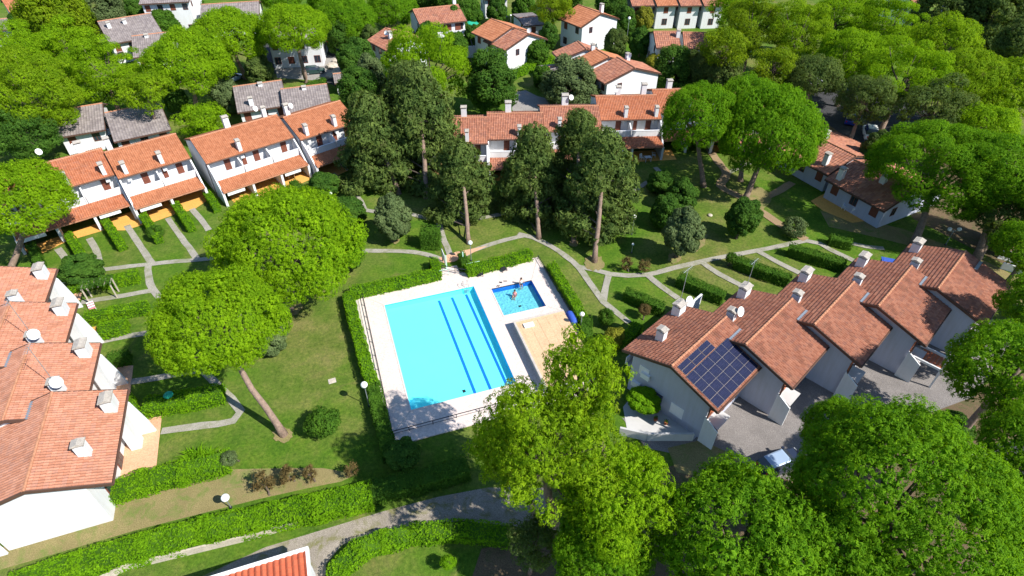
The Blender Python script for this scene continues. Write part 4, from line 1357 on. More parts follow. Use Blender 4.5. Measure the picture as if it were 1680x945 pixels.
def fill_lobes(L, puff, leaf, k, rng, cull=0.80, narrow=0.5, low=-0.15, inner=0.6):
    """L: list of (centre, radii, outward); returns leaf triangles on the outer skin of the lobes"""
    C_ = np.array([l[0] for l in L])
    Rr = np.array([l[1] for l in L])
    PP, NN = [], []
    for i, (c, r, o) in enumerate(L):
        a = 12.57 * (r[0] * r[1] + r[0] * r[2] + r[1] * r[2]) / 3
        n = max(8, int(a / (puff * puff * 2.2)))
        d = unit(fib(n, rng) + rng.normal(size=(n, 3)) * 0.12)
        m = (d @ o > low)
        d = d[m]
        p = c + d * r * rng.uniform(0.86, 1.1, (len(d), 1))
        q = np.linalg.norm((p[:, None] - C_[None]) / Rr[None], axis=2)
        q[:, i] = 9
        keep = q.min(1) > cull
        p, d = p[keep], d[keep]
        PP.append(p)
        NN.append(unit(d + o * 0.35))
    P, N = np.concatenate(PP), np.concatenate(NN)
    V, F = leaf_tris(P, N, puff, k, leaf, rng, narrow)
    if inner:                                   # sparse inner foliage closing the depth of each clump
        m = rng.random(len(P)) < inner
        P2 = P[m] - N[m] * puff * rng.uniform(1.0, 3.5, (m.sum(), 1))
        V2, _ = leaf_tris(P2, N[m], puff, 3, leaf * 2.3, rng, 0.7)
        V = np.concatenate([V, V2])
        F = np.arange(len(V)).reshape(-1, 3)
    return V, F


def lobes_umbrella(Rm, rng, n=46, h=0.62, lr=0.24, drop=-0.22):
    L = []
    masses = unit(fib(26, rng) + rng.normal(size=(26, 3)) * 0.22)
    for d in fib(int(n * 1.9), rng):
        if d[2] < drop:
            continue
        groove = 1.04 - 0.55 * (1 - (masses @ d).max())
        d = unit(d + rng.normal(size=3) * 0.10)
        w = groove * rng.uniform(0.88, 1.02) * (1 + 0.06 * math.sin(3 * math.atan2(d[1], d[0]) + Rm) + 0.06 * math.sin(5 * math.atan2(d[1], d[0]) + 3 * d[2]))
        c = np.array([d[0] * Rm, d[1] * Rm, d[2] * Rm * h]) * w * (1 - lr * 0.8)
        r = Rm * lr * rng.uniform(0.75, 1.3)
        L.append((c, np.array([r, r, r * 0.78]), unit(np.array([d[0], d[1], max(d[2], 0) + 0.55]))))
    return L


def lobes_loose(Rm, rng, n=40, h=1.0, lr=0.20, top=1.0):
    """irregular open crown: clumps on branch ends through a ragged volume, with gaps"""
    L = []
    for i in range(n):
        d = unit(rng.normal(size=3) + np.array([0, 0, 0.35]))
        w = rng.uniform(0.35, 1.0) ** 0.6 * rng.uniform(0.8, 1.1)
        c = np.array([d[0] * Rm, d[1] * Rm, d[2] * Rm * h]) * w * (1 - lr * 0.5)
        r = Rm * lr * rng.uniform(0.6, 1.25)
        L.append((c, np.array([r * 1.1, r * 1.1, r * 0.6]), unit(np.array([d[0] * 0.7, d[1] * 0.7, 0.8]))))
    return L


def lobes_conifer(Rm, rng, n=70, h=1.9):
    """tall ragged conifer: drooping branch fans in whorls"""
    L = []
    for i in range(n):
        t = (i + 0.5) / n
        z = (-0.9 + 1.9 * t) * Rm * h * 0.5
        rr = Rm * (1.0 - 0.15 * abs(t - 0.35) * 2) * (1 - t ** 1.7) ** 0.8 + 0.10 * Rm
        a = i * 2.39996 + rng.uniform(-0.3, 0.3)
        w = rng.uniform(0.45, 1.0) * rr
        c = np.array([math.cos(a) * w, math.sin(a) * w, z])
        r = Rm * rng.uniform(0.16, 0.33)
        L.append((c, np.array([r, r, r * 0.45]), unit(np.array([math.cos(a) * 0.55, math.sin(a) * 0.55, 0.8]))))
    return L


def lobes_round(Rm, rng, n=34, h=1.0, lr=0.3):
    L = []
    for d in fib(n, rng):
        d = unit(d + rng.normal(size=3) * 0.15)
        if d[2] < -0.75:
            continue
        w = rng.uniform(0.78, 1.03) * (1 - lr * 0.7)
        c = np.array([d[0] * Rm, d[1] * Rm, d[2] * Rm * h]) * w
        r = Rm * lr * rng.uniform(0.8, 1.2)
        L.append((c, np.array([r, r, r]), unit(d + np.array([0, 0, 0.3]))))
    return L


TPL = {}


def template(kind, size, var):
    """shared crown mesh for a kind, a radius class in metres and a variant"""
    key = (kind, size, var)
    if key in TPL:
        return TPL[key]
    rng = np.random.default_rng(abs(hash((len(kind), int(size * 10), var, ord(kind[0])))) % 99991)
    fine = 1.0 if size > 5.5 else (0.9 if size > 3 else 0.55)
    if kind == 'umbrella':
        L = lobes_umbrella(size, rng, n=90 if size > 7 else (66 if size > 5.5 else 48), h=0.72, lr=0.17 if size > 7 else (0.195 if size > 5.5 else 0.23), drop=-0.42)
        V, F = fill_lobes(L, 0.185 if size > 7 else 0.21, 0.082 if size > 7 else 0.095, 13, rng, 0.80, narrow=0.36)
    elif kind == 'loose':
        L = lobes_loose(size, rng, n=78, h=0.8, lr=0.19)
        V, F = fill_lobes(L, 0.20 if size > 7 else 0.25, 0.09 if size > 7 else 0.115, 13, rng, 0.75, low=-0.3, narrow=0.34, inner=0.25)
    elif kind == 'conifer':
        L = lobes_conifer(size, rng, n=92, h=2.3)
        V, F = fill_lobes(L, 0.26, 0.17, 8, rng, 0.7, narrow=0.33, low=-0.35)
    elif kind == 'tall':
        L = lobes_round(size, rng, n=46, h=1.4, lr=0.27)
        V, F = fill_lobes(L, 0.26 * fine, 0.15, 8, rng, 0.8, low=-0.3)
    elif kind == 'bush':
        L = lobes_round(size, rng, n=26, h=1.0, lr=0.32)
        V, F = fill_lobes(L, 0.13, 0.085, 7, rng, 0.8, low=-0.3)
    elif kind == 'thin':
        L = lobes_loose(size, rng, n=26, h=1.5, lr=0.22)
        V, F = fill_lobes(L, 0.15, 0.06, 5, rng, 0.5, low=-0.6)
    me = bpy.data.meshes.new('crown')
    me.vertices.add(len(V))
    me.vertices.foreach_set('co', V.astype(np.float32).ravel())
    me.loops.add(len(V))
    me.loops.foreach_set('vertex_index', F.astype(np.int32).ravel())
    me.polygons.add(len(F))
    me.polygons.foreach_set('loop_start', (np.arange(len(F)) * 3).astype(np.int32))
    me.materials.append(None)
    me.update(calc_edges=True)
    TPL[key] = (me, [l[0] for l in L])
    return TPL[key]


def depth_of(p):
    v = Vector(p) - Vector((0, 0, CAM_H))
    return v.y * math.cos(PITCH) - v.z * math.sin(PITCH)


CLS = {'umbrella': (4.0, 6.5, 8.5), 'loose': (3.5, 5.5, 8.0), 'conifer': (3.2,), 'tall': (2.2, 4.5), 'bush': (1.2, 2.0), 'thin': (0.9,)}
SEED = [7]


def tree(label, kind, c, rpx, base=None, z=None, mat='f_pine', name='pine_tree', cat='tree', group=None, squash=1.0, asp=1.0, var=None, bark='bark', trunk_r=None, lean=None):
    SEED[0] += 1
    rng = random.Random(SEED[0] * 17)
    if base is not None:
        b = at(*base)
        if z is None:
            z = min((abs((at(c[0], c[1], q) - Vector((b.x, b.y, q))).length), q) for q in [1.5 + 0.25 * k for k in range(60)])[1]
        cc = at(c[0], c[1], z)
    else:
        z = 8.0 if z is None else z
        cc = at(c[0], c[1], z)
        b = Vector((cc.x + rng.uniform(-0.6, 0.6), cc.y + rng.uniform(-0.6, 0.6), 0))
    b.z = 0
    Rm = rpx * depth_of(cc) / FOC
    if kind == 'umbrella':                      # the dome stands above its widest ring
        Rm *= 0.94
        cc.z -= 0.18 * Rm
    size = min(CLS[kind], key=lambda s: abs(math.log(s / Rm)))
    me, lobes = template(kind, size, (SEED[0] % 2 if var is None else var) if size < 8 else (SEED[0] % 2 if var is None else var))
    t = thing(name, label, cat, b, 0, group)
    sc = Rm / size
    cr = bpy.data.objects.new('crown', me)
    C.objects.link(cr)
    cr.parent = t
    cr.location = cc - b
    rz = rng.uniform(0, 6.28)
    cr.rotation_euler = (0, 0, rz)
    cr.scale = (sc, sc * asp, sc * squash)
    if me.materials[0] is None:
        me.materials[0] = M[mat]
    if me.materials[0] != M[mat]:
        cr.material_slots[0].link = 'OBJECT'
        cr.material_slots[0].material = M[mat]
    # trunk with a bend, then limbs into the crown
    tr = trunk_r or max(0.07, 0.045 * Rm + 0.02 * z * 0.5)
    top = cc - b
    hh = {'umbrella': 0.30, 'loose': 0.1, 'conifer': -0.9, 'tall': 0.3, 'bush': 0.2, 'thin': 0.5}[kind] * Rm * squash
    fork = top - Vector((0, 0, hh))
    mid = fork * 0.5 + Vector((rng.uniform(-0.25, 0.25), rng.uniform(-0.25, 0.25), 0)) * min(1.0, z / 8)
    mb = MB()
    q = fork * 0.12 + Vector((0, 0, 0.02))
    mb.tube([(0, 0, -0.1), q, (q + mid) / 2 + Vector((0.05, 0.03, 0)), mid, (mid + fork) / 2, fork], [tr * 1.5, tr * 1.1, tr, tr * 0.9, tr * 0.82, tr * 0.65], 9)
    o = mb.build('trunk', bark, t, True)
    mb = MB()
    ca, sa = math.cos(rz), math.sin(rz)
    st = max(1, len(lobes) // (18 if kind in ('umbrella', 'loose', 'conifer') else 8))
    for i in range(0, len(lobes), st):
        p = lobes[i]
        e = Vector(((p[0] * ca * sc - p[1] * sa * sc * asp), (p[0] * sa * sc + p[1] * ca * sc * asp), p[2] * sc * squash)) + (cc - b)
        if kind == 'conifer':
            s0 = Vector((fork.x, fork.y, max(0.5, e.z - 0.3)))
            s0 = mid.lerp(fork, min(1, max(0, (e.z - mid.z) / max(0.1, fork.z - mid.z)))) if e.z > mid.z else mid * (e.z / max(0.1, mid.z))
        else:
            s0 = mid.lerp(fork, rng.uniform(0.65, 1.0))
        m = s0.lerp(e, 0.5) - Vector((0, 0, 0.10 * Rm * (1 if kind != 'conifer' else 0)))
        mb.tube([s0, m, e], [tr * 0.42, tr * 0.28, tr * 0.1], 5, False)
    mb.build('limbs', 'bark_dark', t, True)
    return t


P1 = 'f_pine'
PP_ = 'pine_tree'
G1 = 'stone pines round the gardens'
# --- lower left pair
tree('broad bright green stone pine between the left gardens and the pool lawn', 'umbrella', (466, 390), 122, (474, 508), mat='f_pine', group=G1, squash=1.12)
tree('bright stone pine with a long bare leaning trunk on the lawn', 'umbrella', (350, 518), 108, (466, 714), z=11.5, mat='f_pine', group=G1, squash=1.1, trunk_r=0.29)
tree('round stone pine at the left edge above the left row', 'umbrella', (25, 318), 82, (14, 452), mat='f_pine', group=G1, squash=1.05)
# --- upper left
tree('pale green pine with a bare trunk crossing the red gutter roof', 'loose', (48, 158), 88, (128, 242), z=8.5, mat='f_mari2', group=G1)
tree('yellow green pine left of the shaded blue house', 'loose', (170, 118), 72, None, 8, mat='f_pine', group=G1)
tree('yellow green pine at the far left above the leaning trunk', 'loose', (28, 95), 66, None, 8, mat='f_pine', group=G1)
tree('low branching pine over the slate coloured roof', 'loose', (238, 150), 42, None, 8.5, mat='f_mari2', group=G1)
tree('dark shaded tree at the left edge beside the round pine', 'loose', (40, 222), 60, None, 5, mat='f_broad', name='broadleaf_tree')
tree('round stone pine in front of the grey hipped roofs', 'umbrella', (307, 95), 69, (322, 192), mat='f_pine', group=G1, squash=1.1)
tree('wide stone pine with a bare curved trunk at the upper left', 'umbrella', (372, 50), 64, (404, 130), mat='f_pine', group=G1, squash=0.95)
tree('flat stone pine with a forked trunk before the white house', 'umbrella', (480, 38), 60, (503, 136), mat='f_pine', group=G1, squash=0.9)
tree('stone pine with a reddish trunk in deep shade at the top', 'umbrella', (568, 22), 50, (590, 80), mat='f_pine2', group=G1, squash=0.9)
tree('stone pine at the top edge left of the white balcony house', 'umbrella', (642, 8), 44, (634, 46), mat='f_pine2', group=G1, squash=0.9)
tree('tall broadleaf tree with rusty patches at the upper left', 'tall', (95, 35), 52, None, 6, mat='f_mari', name='broadleaf_tree')
tree('dark broadleaf tree at the top left beside the rusty one', 'tall', (165, 12), 34, None, 6, mat='f_olive', name='broadleaf_tree')
tree('small round tree left of the white house with the yellow awning', 'tall', (222, 18), 18, None, 3, mat='f_broad', name='broadleaf_tree')
tree('small rounded tree right of the white house with the yellow awning', 'tall', (318, 14), 18, None, 3, mat='f_broad', name='broadleaf_tree')
tree('bare twiggy tree against the large white house at the top', 'thin', (300, 12), 18, None, 4, mat='f_rust', name='broadleaf_tree')
tree('bright green bushy tree between the two left blocks of grey and blue roofs', 'loose', (330, 200), 42, None, 3.5, mat='f_pine', name='broadleaf_tree')
tree('round bush at the left end of the brown grey roofs', 'tall', (372, 158), 24, None, 3, mat='f_olive', name='broadleaf_tree')
tree('dark green hedge like tree behind the far left pine', 'tall', (45, 48), 22, None, 3, mat='f_broad', name='broadleaf_tree')
# --- upper centre
tree('large yellow green pine in front of the small white house', 'loose', (702, 112), 76, (742, 190), mat='f_pine', group=G1, squash=1.25)
tree('broad dark green leafy tree behind the back row', 'tall', (806, 138), 42, None, 5.5, mat='f_broad', name='broadleaf_tree')
tree('dark leafy tree left of the back row behind the conifers', 'tall', (590, 150), 34, None, 4.5, mat='f_broad', name='broadleaf_tree')
tree('feathery tree beside the grey garage roof', 'tall', (608, 125), 26, None, 4, mat='f_olive', name='broadleaf_tree')
tree('slim feathery tree near the pale boulders', 'tall', (575, 100), 22, None, 4, mat='f_broad', name='broadleaf_tree')
tree('grey green rounded olive tree behind the back row', 'tall', (937, 142), 46, None, 3.2, mat='f_olive', name='olive_tree', squash=0.75)
tree('slim pine with a bare trunk beside the large white gable', 'loose', (905, 12), 38, (912, 72), mat='f_mari', group=G1)
tree('small yellow bush before the shaded white house', 'bush', (1074, 103), 16, None, 2, mat='f_yellow', name='shrub', cat='shrub')
tree('dark leafy tree right of the large white gable', 'tall', (1003, 12), 26, None, 4, mat='f_broad', name='broadleaf_tree')
tree('leafy tree left of the far top row', 'tall', (1022, 38), 20, None, 3, mat='f_broad', name='broadleaf_tree')
tree('yellow flowered bush in front of the far top row', 'tall', (1056, 32), 16, None, 3, mat='f_yellow', name='broadleaf_tree')
tree('dark tree in the shade between the two white terraces', 'tall', (1100, 122), 34, None, 3, mat='f_broad', name='broadleaf_tree')
for k, (x, y, r, z) in enumerate(((770, 25, 20, 3), (745, 40, 22, 3), (880, 90, 20, 2.5), (900, 60, 16, 3), (735, 5, 24, 4), (775, 60, 14, 2.5), (860, 15, 20, 3), (815, 18, 16, 3), (890, 128, 16, 2))):
    tree(['leafy bush above the white balcony house', 'leafy bush right of the white balcony house', 'bush beside the tall white wall', 'bush behind the tall white house', 'tree at the top edge beside the orange roof', 'bush left of the tall white house',
          'tree at the top edge behind the white terrace', 'tree at the top edge above the orange roof', 'bush at the end of the concrete drive'][k], 'tall', (x, y), r, None, z, mat='f_broad' if k % 2 else 'f_hedge_dark', name='broadleaf_tree')
# --- dark conifers in the middle of the lawn
GC = 'tall dark conifers in the middle of the lawn'
for lab, c, r, b, zz, sq in (('leftmost of the tall dark conifers, beside the left row', (612, 235), 50, (655, 318), 6.5, 1.15), ('tallest dark conifer with two trunks behind the round shrub', (692, 210), 54, (700, 325), 8.0, 1.3),
                             ('dark conifer with low branches above the pool entrance', (757, 295), 46, (769, 400), 5.5, 1.0), ('dark conifer left of the pale footpath, in front of the back row', (874, 290), 48, (884, 392), 5.8, 1.2),
                             ('tall conifer with a bare forked trunk left of the middle', (948, 245), 40, (941, 398), 8.5, 1.15), ('tall conifer with a long bare trunk nearest the paddling pool', (985, 300), 54, (975, 430), 7.5, 1.15),
                             ('dark conifer just behind the tallest one', (668, 170), 42, None, 7.5, 1.1)):
    tree(lab, 'conifer', c, r * 1.17, b, zz - 0.4, mat='f_dark', name='conifer_tree', group=GC, squash=sq, bark='bark')
tree('pine outside the right edge shading the dirt ground', 'umbrella', (1770, 315), 90, None, 10, mat='f_pine2', group=G1)
tree('pine beyond the right edge above the white panels', 'umbrella', (1830, 400), 90, None, 10, mat='f_pine2', group=G1)
# --- right centre
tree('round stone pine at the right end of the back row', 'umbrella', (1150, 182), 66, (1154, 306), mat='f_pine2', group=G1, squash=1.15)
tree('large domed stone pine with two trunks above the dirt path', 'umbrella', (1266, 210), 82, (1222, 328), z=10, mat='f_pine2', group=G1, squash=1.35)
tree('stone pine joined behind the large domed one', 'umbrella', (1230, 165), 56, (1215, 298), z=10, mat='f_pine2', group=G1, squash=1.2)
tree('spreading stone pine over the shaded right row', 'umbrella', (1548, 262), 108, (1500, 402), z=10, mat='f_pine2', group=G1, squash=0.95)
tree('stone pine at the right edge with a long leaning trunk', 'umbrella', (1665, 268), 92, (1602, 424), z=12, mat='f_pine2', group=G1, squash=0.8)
# --- forest at the upper right
k = 0
FR = [(1235, 45, 62, 'yellow green pine at the left end of the upper right grove'), (1310, 55, 60, 'pine in the upper right grove beside its left end'), (1375, 25, 56, 'bright pine at the top of the upper right grove'),
      (1400, 88, 60, 'pine in the middle of the upper right grove'), (1455, 40, 60, 'high bright pine near the top edge of the grove'), (1480, 130, 72, 'wide pine in the heart of the upper right grove'), (1545, 75, 60, 'sunlit pine beside the dark trees of the grove'),
      (1585, 125, 64, 'bright sunlit pine low on the right of the grove'), (1650, 150, 66, 'bright pine at the right edge of the grove'), (1420, 165, 50, 'shaded pine at the lower side of the grove'), (1535, 180, 60, 'shaded pine just behind the spreading stone pine'),
      (1340, 120, 44, 'brownish shaded pine above the dark yard'), (1270, 110, 40, 'small pine behind the twin domed pines'), (1190, 80, 40, 'thin brownish pine beside the shaded white houses'), (1205, 15, 44, 'pine at the top edge left of the grove'),
      (1620, 205, 50, 'pine between the grove and the right edge stone pine')]
for x, y, r, lab in FR:
    k += 1
    tree(lab, 'loose' if k % 4 else 'umbrella', (x, y), r, None, 9.5 if y < 140 else 8, mat='f_mari' if k in (1, 13, 14) else ('f_dark' if k in (10, 11, 12) else ('f_mari2' if k in (2, 7, 8, 9) else 'f_pine')), group='pines of the upper right grove', squash=1.1)  # shaded pines take dark conifer leaves, their shade put into the colour
for k, (x, y, r) in enumerate(((1630, 30, 52), (1675, 85, 46), (1600, 8, 40), (1660, 5, 44))):
    tree(['dark olive green tree at the upper right corner', 'dark tree on the right edge above the bright pines', 'dark tree beside the distant orange roof', 'dark tree in the very top right corner'][k], 'tall', (x, y), r, None, 6, mat='f_dark', name='broadleaf_tree')
# --- lower right giants
GB = 'big pines of the lower right corner'
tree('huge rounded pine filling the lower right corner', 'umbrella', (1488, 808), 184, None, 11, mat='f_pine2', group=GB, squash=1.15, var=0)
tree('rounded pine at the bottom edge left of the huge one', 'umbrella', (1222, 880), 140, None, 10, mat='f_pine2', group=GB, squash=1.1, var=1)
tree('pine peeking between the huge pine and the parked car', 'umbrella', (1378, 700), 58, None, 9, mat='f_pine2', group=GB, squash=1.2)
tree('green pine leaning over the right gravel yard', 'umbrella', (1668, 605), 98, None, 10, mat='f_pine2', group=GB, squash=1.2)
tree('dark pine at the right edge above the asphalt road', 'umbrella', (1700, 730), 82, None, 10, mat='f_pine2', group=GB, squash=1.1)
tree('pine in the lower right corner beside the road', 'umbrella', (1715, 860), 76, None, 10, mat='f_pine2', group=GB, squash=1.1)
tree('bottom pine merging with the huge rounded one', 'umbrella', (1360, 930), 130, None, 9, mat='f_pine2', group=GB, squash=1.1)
# --- bottom centre pair
tree('loose yellow green pine overhanging the pool corner', 'loose', (893, 735), 124, (915, 880), z=12, mat='f_mari2', group=GB, squash=1.3, var=0)
tree('slim yellow green pine rising behind the pump house', 'loose', (955, 632), 78, (1000, 790), z=14.5, mat='f_mari2', group=GB, squash=1.6, var=1)
tree('leafy green pine at the bottom centre', 'loose', (1015, 835), 112, None, 9.0, mat='f_pine', group=GB, squash=1.3, var=1)
tree('lower green pine touching the bottom edge in the centre', 'umbrella', (985, 900), 82, None, 8.0, mat='f_pine2', group=GB, squash=1.2)
tree('yellow green pine leaning over the boundary wall left of the bottom pines', 'loose', (835, 745), 66, (880, 850), z=9, mat='f_mari2', group=GB, squash=1.3)
tree('dark low pine in shadow at the bottom centre', 'loose', (880, 890), 50, None, 5.0, mat='f_dark', group=GB)
# --- more canopy at the right edge and between the far houses
tree('dark pine behind the right edge stone pine', 'umbrella', (1650, 345), 58, None, 7, mat='f_dark', group=G1)
tree('shaded pine above the leaning white panels', 'umbrella', (1700, 400), 60, None, 9, mat='f_pine2', group=G1)
tree('pine crown cut by the right edge beside the last stepped house', 'umbrella', (1740, 500), 80, None, 10, mat='f_pine2', group=G1)
for k, (x, y, r, z, kd, mt_, lab) in enumerate((
        (700, 68, 22, 3.5, 'tall', 'f_broad', 'rounded tree below the long white balcony'), (748, 78, 20, 3, 'tall', 'f_hedge_dark', 'rounded tree left of the pergola'), (590, 95, 24, 4, 'tall', 'f_broad', 'rounded tree below the top stone pines'),
        (560, 60, 26, 4, 'tall', 'f_broad', 'dark rounded tree in the shade of the top stone pines'), (610, 70, 20, 3, 'tall', 'f_dark', 'dark tree beside the low orange roofed house'), (1010, 70, 18, 3, 'tall', 'f_dark', 'dark tree beside the tall street lamp'),
        (1050, 70, 18, 3, 'tall', 'f_broad', 'tree in the shade left of the shaded white houses'), (1150, 118, 30, 3.5, 'tall', 'f_dark', 'olive tree in front of the shaded white houses'), (1190, 128, 28, 4, 'tall', 'f_dark', 'dark tree behind the twin domed pines'),
        (270, 45, 22, 2.5, 'tall', 'f_hedge_dark', 'round tree on the lawn below the large white house'), (360, 105, 22, 3, 'tall', 'f_broad', 'dark tree in the shade of the wide stone pine'), (425, 118, 22, 3, 'tall', 'f_dark', 'dark tree left of the white house with red shutters'),
        (290, 165, 18, 2.5, 'tall', 'f_broad', 'dark tree under the round stone pine'), (15, 130, 60, 6, 'loose', 'f_mari', 'olive green pine at the left edge behind the others'), (110, 78, 54, 7, 'loose', 'f_pine', 'bright pine behind the yellow green one'),
        (1120, -2, 26, 5, 'loose', 'f_pine2', 'pine above the far top row'), (540, -8, 40, 6, 'umbrella', 'f_pine2', 'stone pine cut by the top edge'), (460, -10, 34, 6, 'umbrella', 'f_pine2', 'stone pine at the top edge behind the flat one'),
        (700, -8, 26, 4, 'tall', 'f_broad', 'tree at the top edge behind the white balcony house'), (930, -12, 30, 5, 'tall', 'f_broad', 'tree at the top edge behind the large white gable'), (1545, 20, 40, 6, 'tall', 'f_dark', 'dark tree between the grove and the top right roof'),
        (1290, 160, 26, 4, 'tall', 'f_dark', 'dark tree at the corner of the shaded yard'), (1440, 250, 26, 4, 'tall', 'f_dark', 'dark tree behind the shaded low row'), (1310, 220, 20, 3, 'tall', 'f_dark', 'small dark tree behind the twin domed pines'))):
    tree(lab, kd, (x, y), r, None, z, mat=mt_, name='broadleaf_tree' if kd == 'tall' else 'pine_tree')

# --- shrubs
SH = 'shrub'
for lab, kd, c, r, b, mt_, sq in (
        ('oval silver green shrub alone on the lawn above the pool', 'tall', (645, 358), 30, (648, 394), 'f_olive', 1.0),
        ('dark rounded shrub behind the big round pine', 'tall', (572, 348), 28, None, 'f_broad', 0.7),
        ('round tree half behind the big round pine', 'tall', (563, 412), 30, (572, 442), 'f_broad', 0.9),
        ('grey green bush under the leaning trunk pine', 'tall', (440, 552), 32, None, 'f_olive', 0.75),
        ('upper of the three grey green trees on the lawn', 'tall', (1118, 322), 25, (1126, 345), 'f_broad', 0.9),
        ('left of the three grey green trees on the lawn', 'tall', (1092, 348), 25, (1092, 372), 'f_broad', 1.0),
        ('lower and largest of the three grey green trees on the lawn', 'tall', (1122, 382), 32, (1107, 423), 'f_olive', 1.0),
        ('neat round tree on a thin stem on the right lawn', 'tall', (1220, 357), 27, (1207, 392), 'f_broad', 1.0),
        ('pale round bush beside the right footpath', 'bush', (1304, 373), 19, None, 'f_olive', 0.9),
        ('clipped green ball beside the footpath', 'bush', (1201, 424), 10, None, 'f_hedge_dark', 1.0),
        ('dark spreading bush beside the left row gardens', 'tall', (132, 441), 31, None, 'f_broad', 0.6),
        ('low green bush in the pine shadow on the pool lawn', 'bush', (530, 692), 28, None, 'f_hedge_dark', 0.7),
        ('bush with grey twigs beside the spiky shrub', 'bush', (376, 752), 13, None, 'f_olive', 0.7),
        ('yellow leaved shrub between the pump house and solar house', 'bush', (1008, 552), 17, None, 'f_yellow', 0.8),
        ('green shrub by the path below the paddling pool', 'bush', (995, 520), 13, None, 'f_hedge_dark', 1.2),
        ('leafy shrub against the blue shaded side wall of the solar house', 'tall', (1056, 656), 27, None, 'f_hedge', 0.5),
        ('small brown bush in the hedge shadow near the solar house', 'bush', (1058, 508), 10, None, 'f_rust', 0.9),
        ('dark green bush in the shade below the twin domed pines', 'tall', (1228, 240), 18, None, 'f_broad', 0.8),
        ('dark bush in the shade of the back row garden', 'tall', (1085, 300), 22, None, 'f_broad', 0.7),
        ('dark bush next to the orange patio of the back row', 'tall', (835, 305), 18, None, 'f_broad', 0.8),
        ('small bush at the corner of the middle garden on the left', 'bush', (255, 380), 13, None, 'f_hedge_dark', 0.8),
        ('dark bush at the shaded end of the left row', 'tall', (532, 302), 24, None, 'f_broad', 0.6),
        ('round bush in the bottom round bed', 'bush', (735, 922), 12, None, 'f_hedge', 0.8),
        ('dark bush beside the shaded right row patio', 'tall', (1372, 292), 18, None, 'f_broad', 0.6),
        ('dark bush on the dry ground at the right', 'tall', (1645, 385), 24, None, 'f_broad', 0.7),
        ('dark bush beside the gravel yard at the right', 'tall', (1562, 700), 30, None, 'f_broad', 0.6),
        ('shaded bush where the long hedge ends', 'tall', (660, 745), 28, None, 'f_broad', 0.5)):
    tree(lab, kd, c, r, b, None if b else 1.0 + r * 0.02, mat=mt_, name='shrub', cat='shrub', squash=sq, bark='bark_dark')
for lab, c, r in (('left of the two rusty shrubs by the footpath fork', (1028, 432), 12), ('right of the two rusty shrubs by the footpath fork', (1057, 436), 12), ('dry brown shrub nearest the globe lamp on the dry strip', (432, 790), 20),
                  ('dry brown shrub in the middle of the dry strip', (472, 780), 18), ('small dry shrub at the right of the dry strip', (508, 776), 14), ('thin shrub in the pine shade beside the boundary wall', (575, 770), 14)):
    tree(lab, 'thin', c, r, None, 1.1, mat='f_rust', name='shrub', cat='shrub', squash=0.9, bark='bark_dark')

# spiky arching shrub
c = at(330, 750)
t = thing('spiky_shrub', 'spiky arching shrub behind the lower left hedge', 'shrub', c)
rng = np.random.default_rng(5)
mb = MB()
for k in range(150):
    a, e = rng.uniform(0, 6.28), rng.uniform(0.35, 1.3)
    L = rng.uniform(0.9, 1.7)
    bx_, by_ = rng.uniform(-1.2, 1.2), rng.uniform(-0.4, 0.4)
    p = [Vector((bx_ + math.cos(a) * L * q * math.cos(e), by_ + math.sin(a) * L * q * math.cos(e), L * math.sin(e) * q - 0.35 * q * q * L)) for q in (0, 0.5, 1)]
    w = Vector((-math.sin(a), math.cos(a), 0)) * 0.05
    mb.add([p[0] - w, p[0] + w, p[1] + w, p[1] - w, p[2]], ((0, 1, 2, 3), (3, 2, 4)))
tag(mb.build('blades', 'f_hedge', t), kind='stuff')


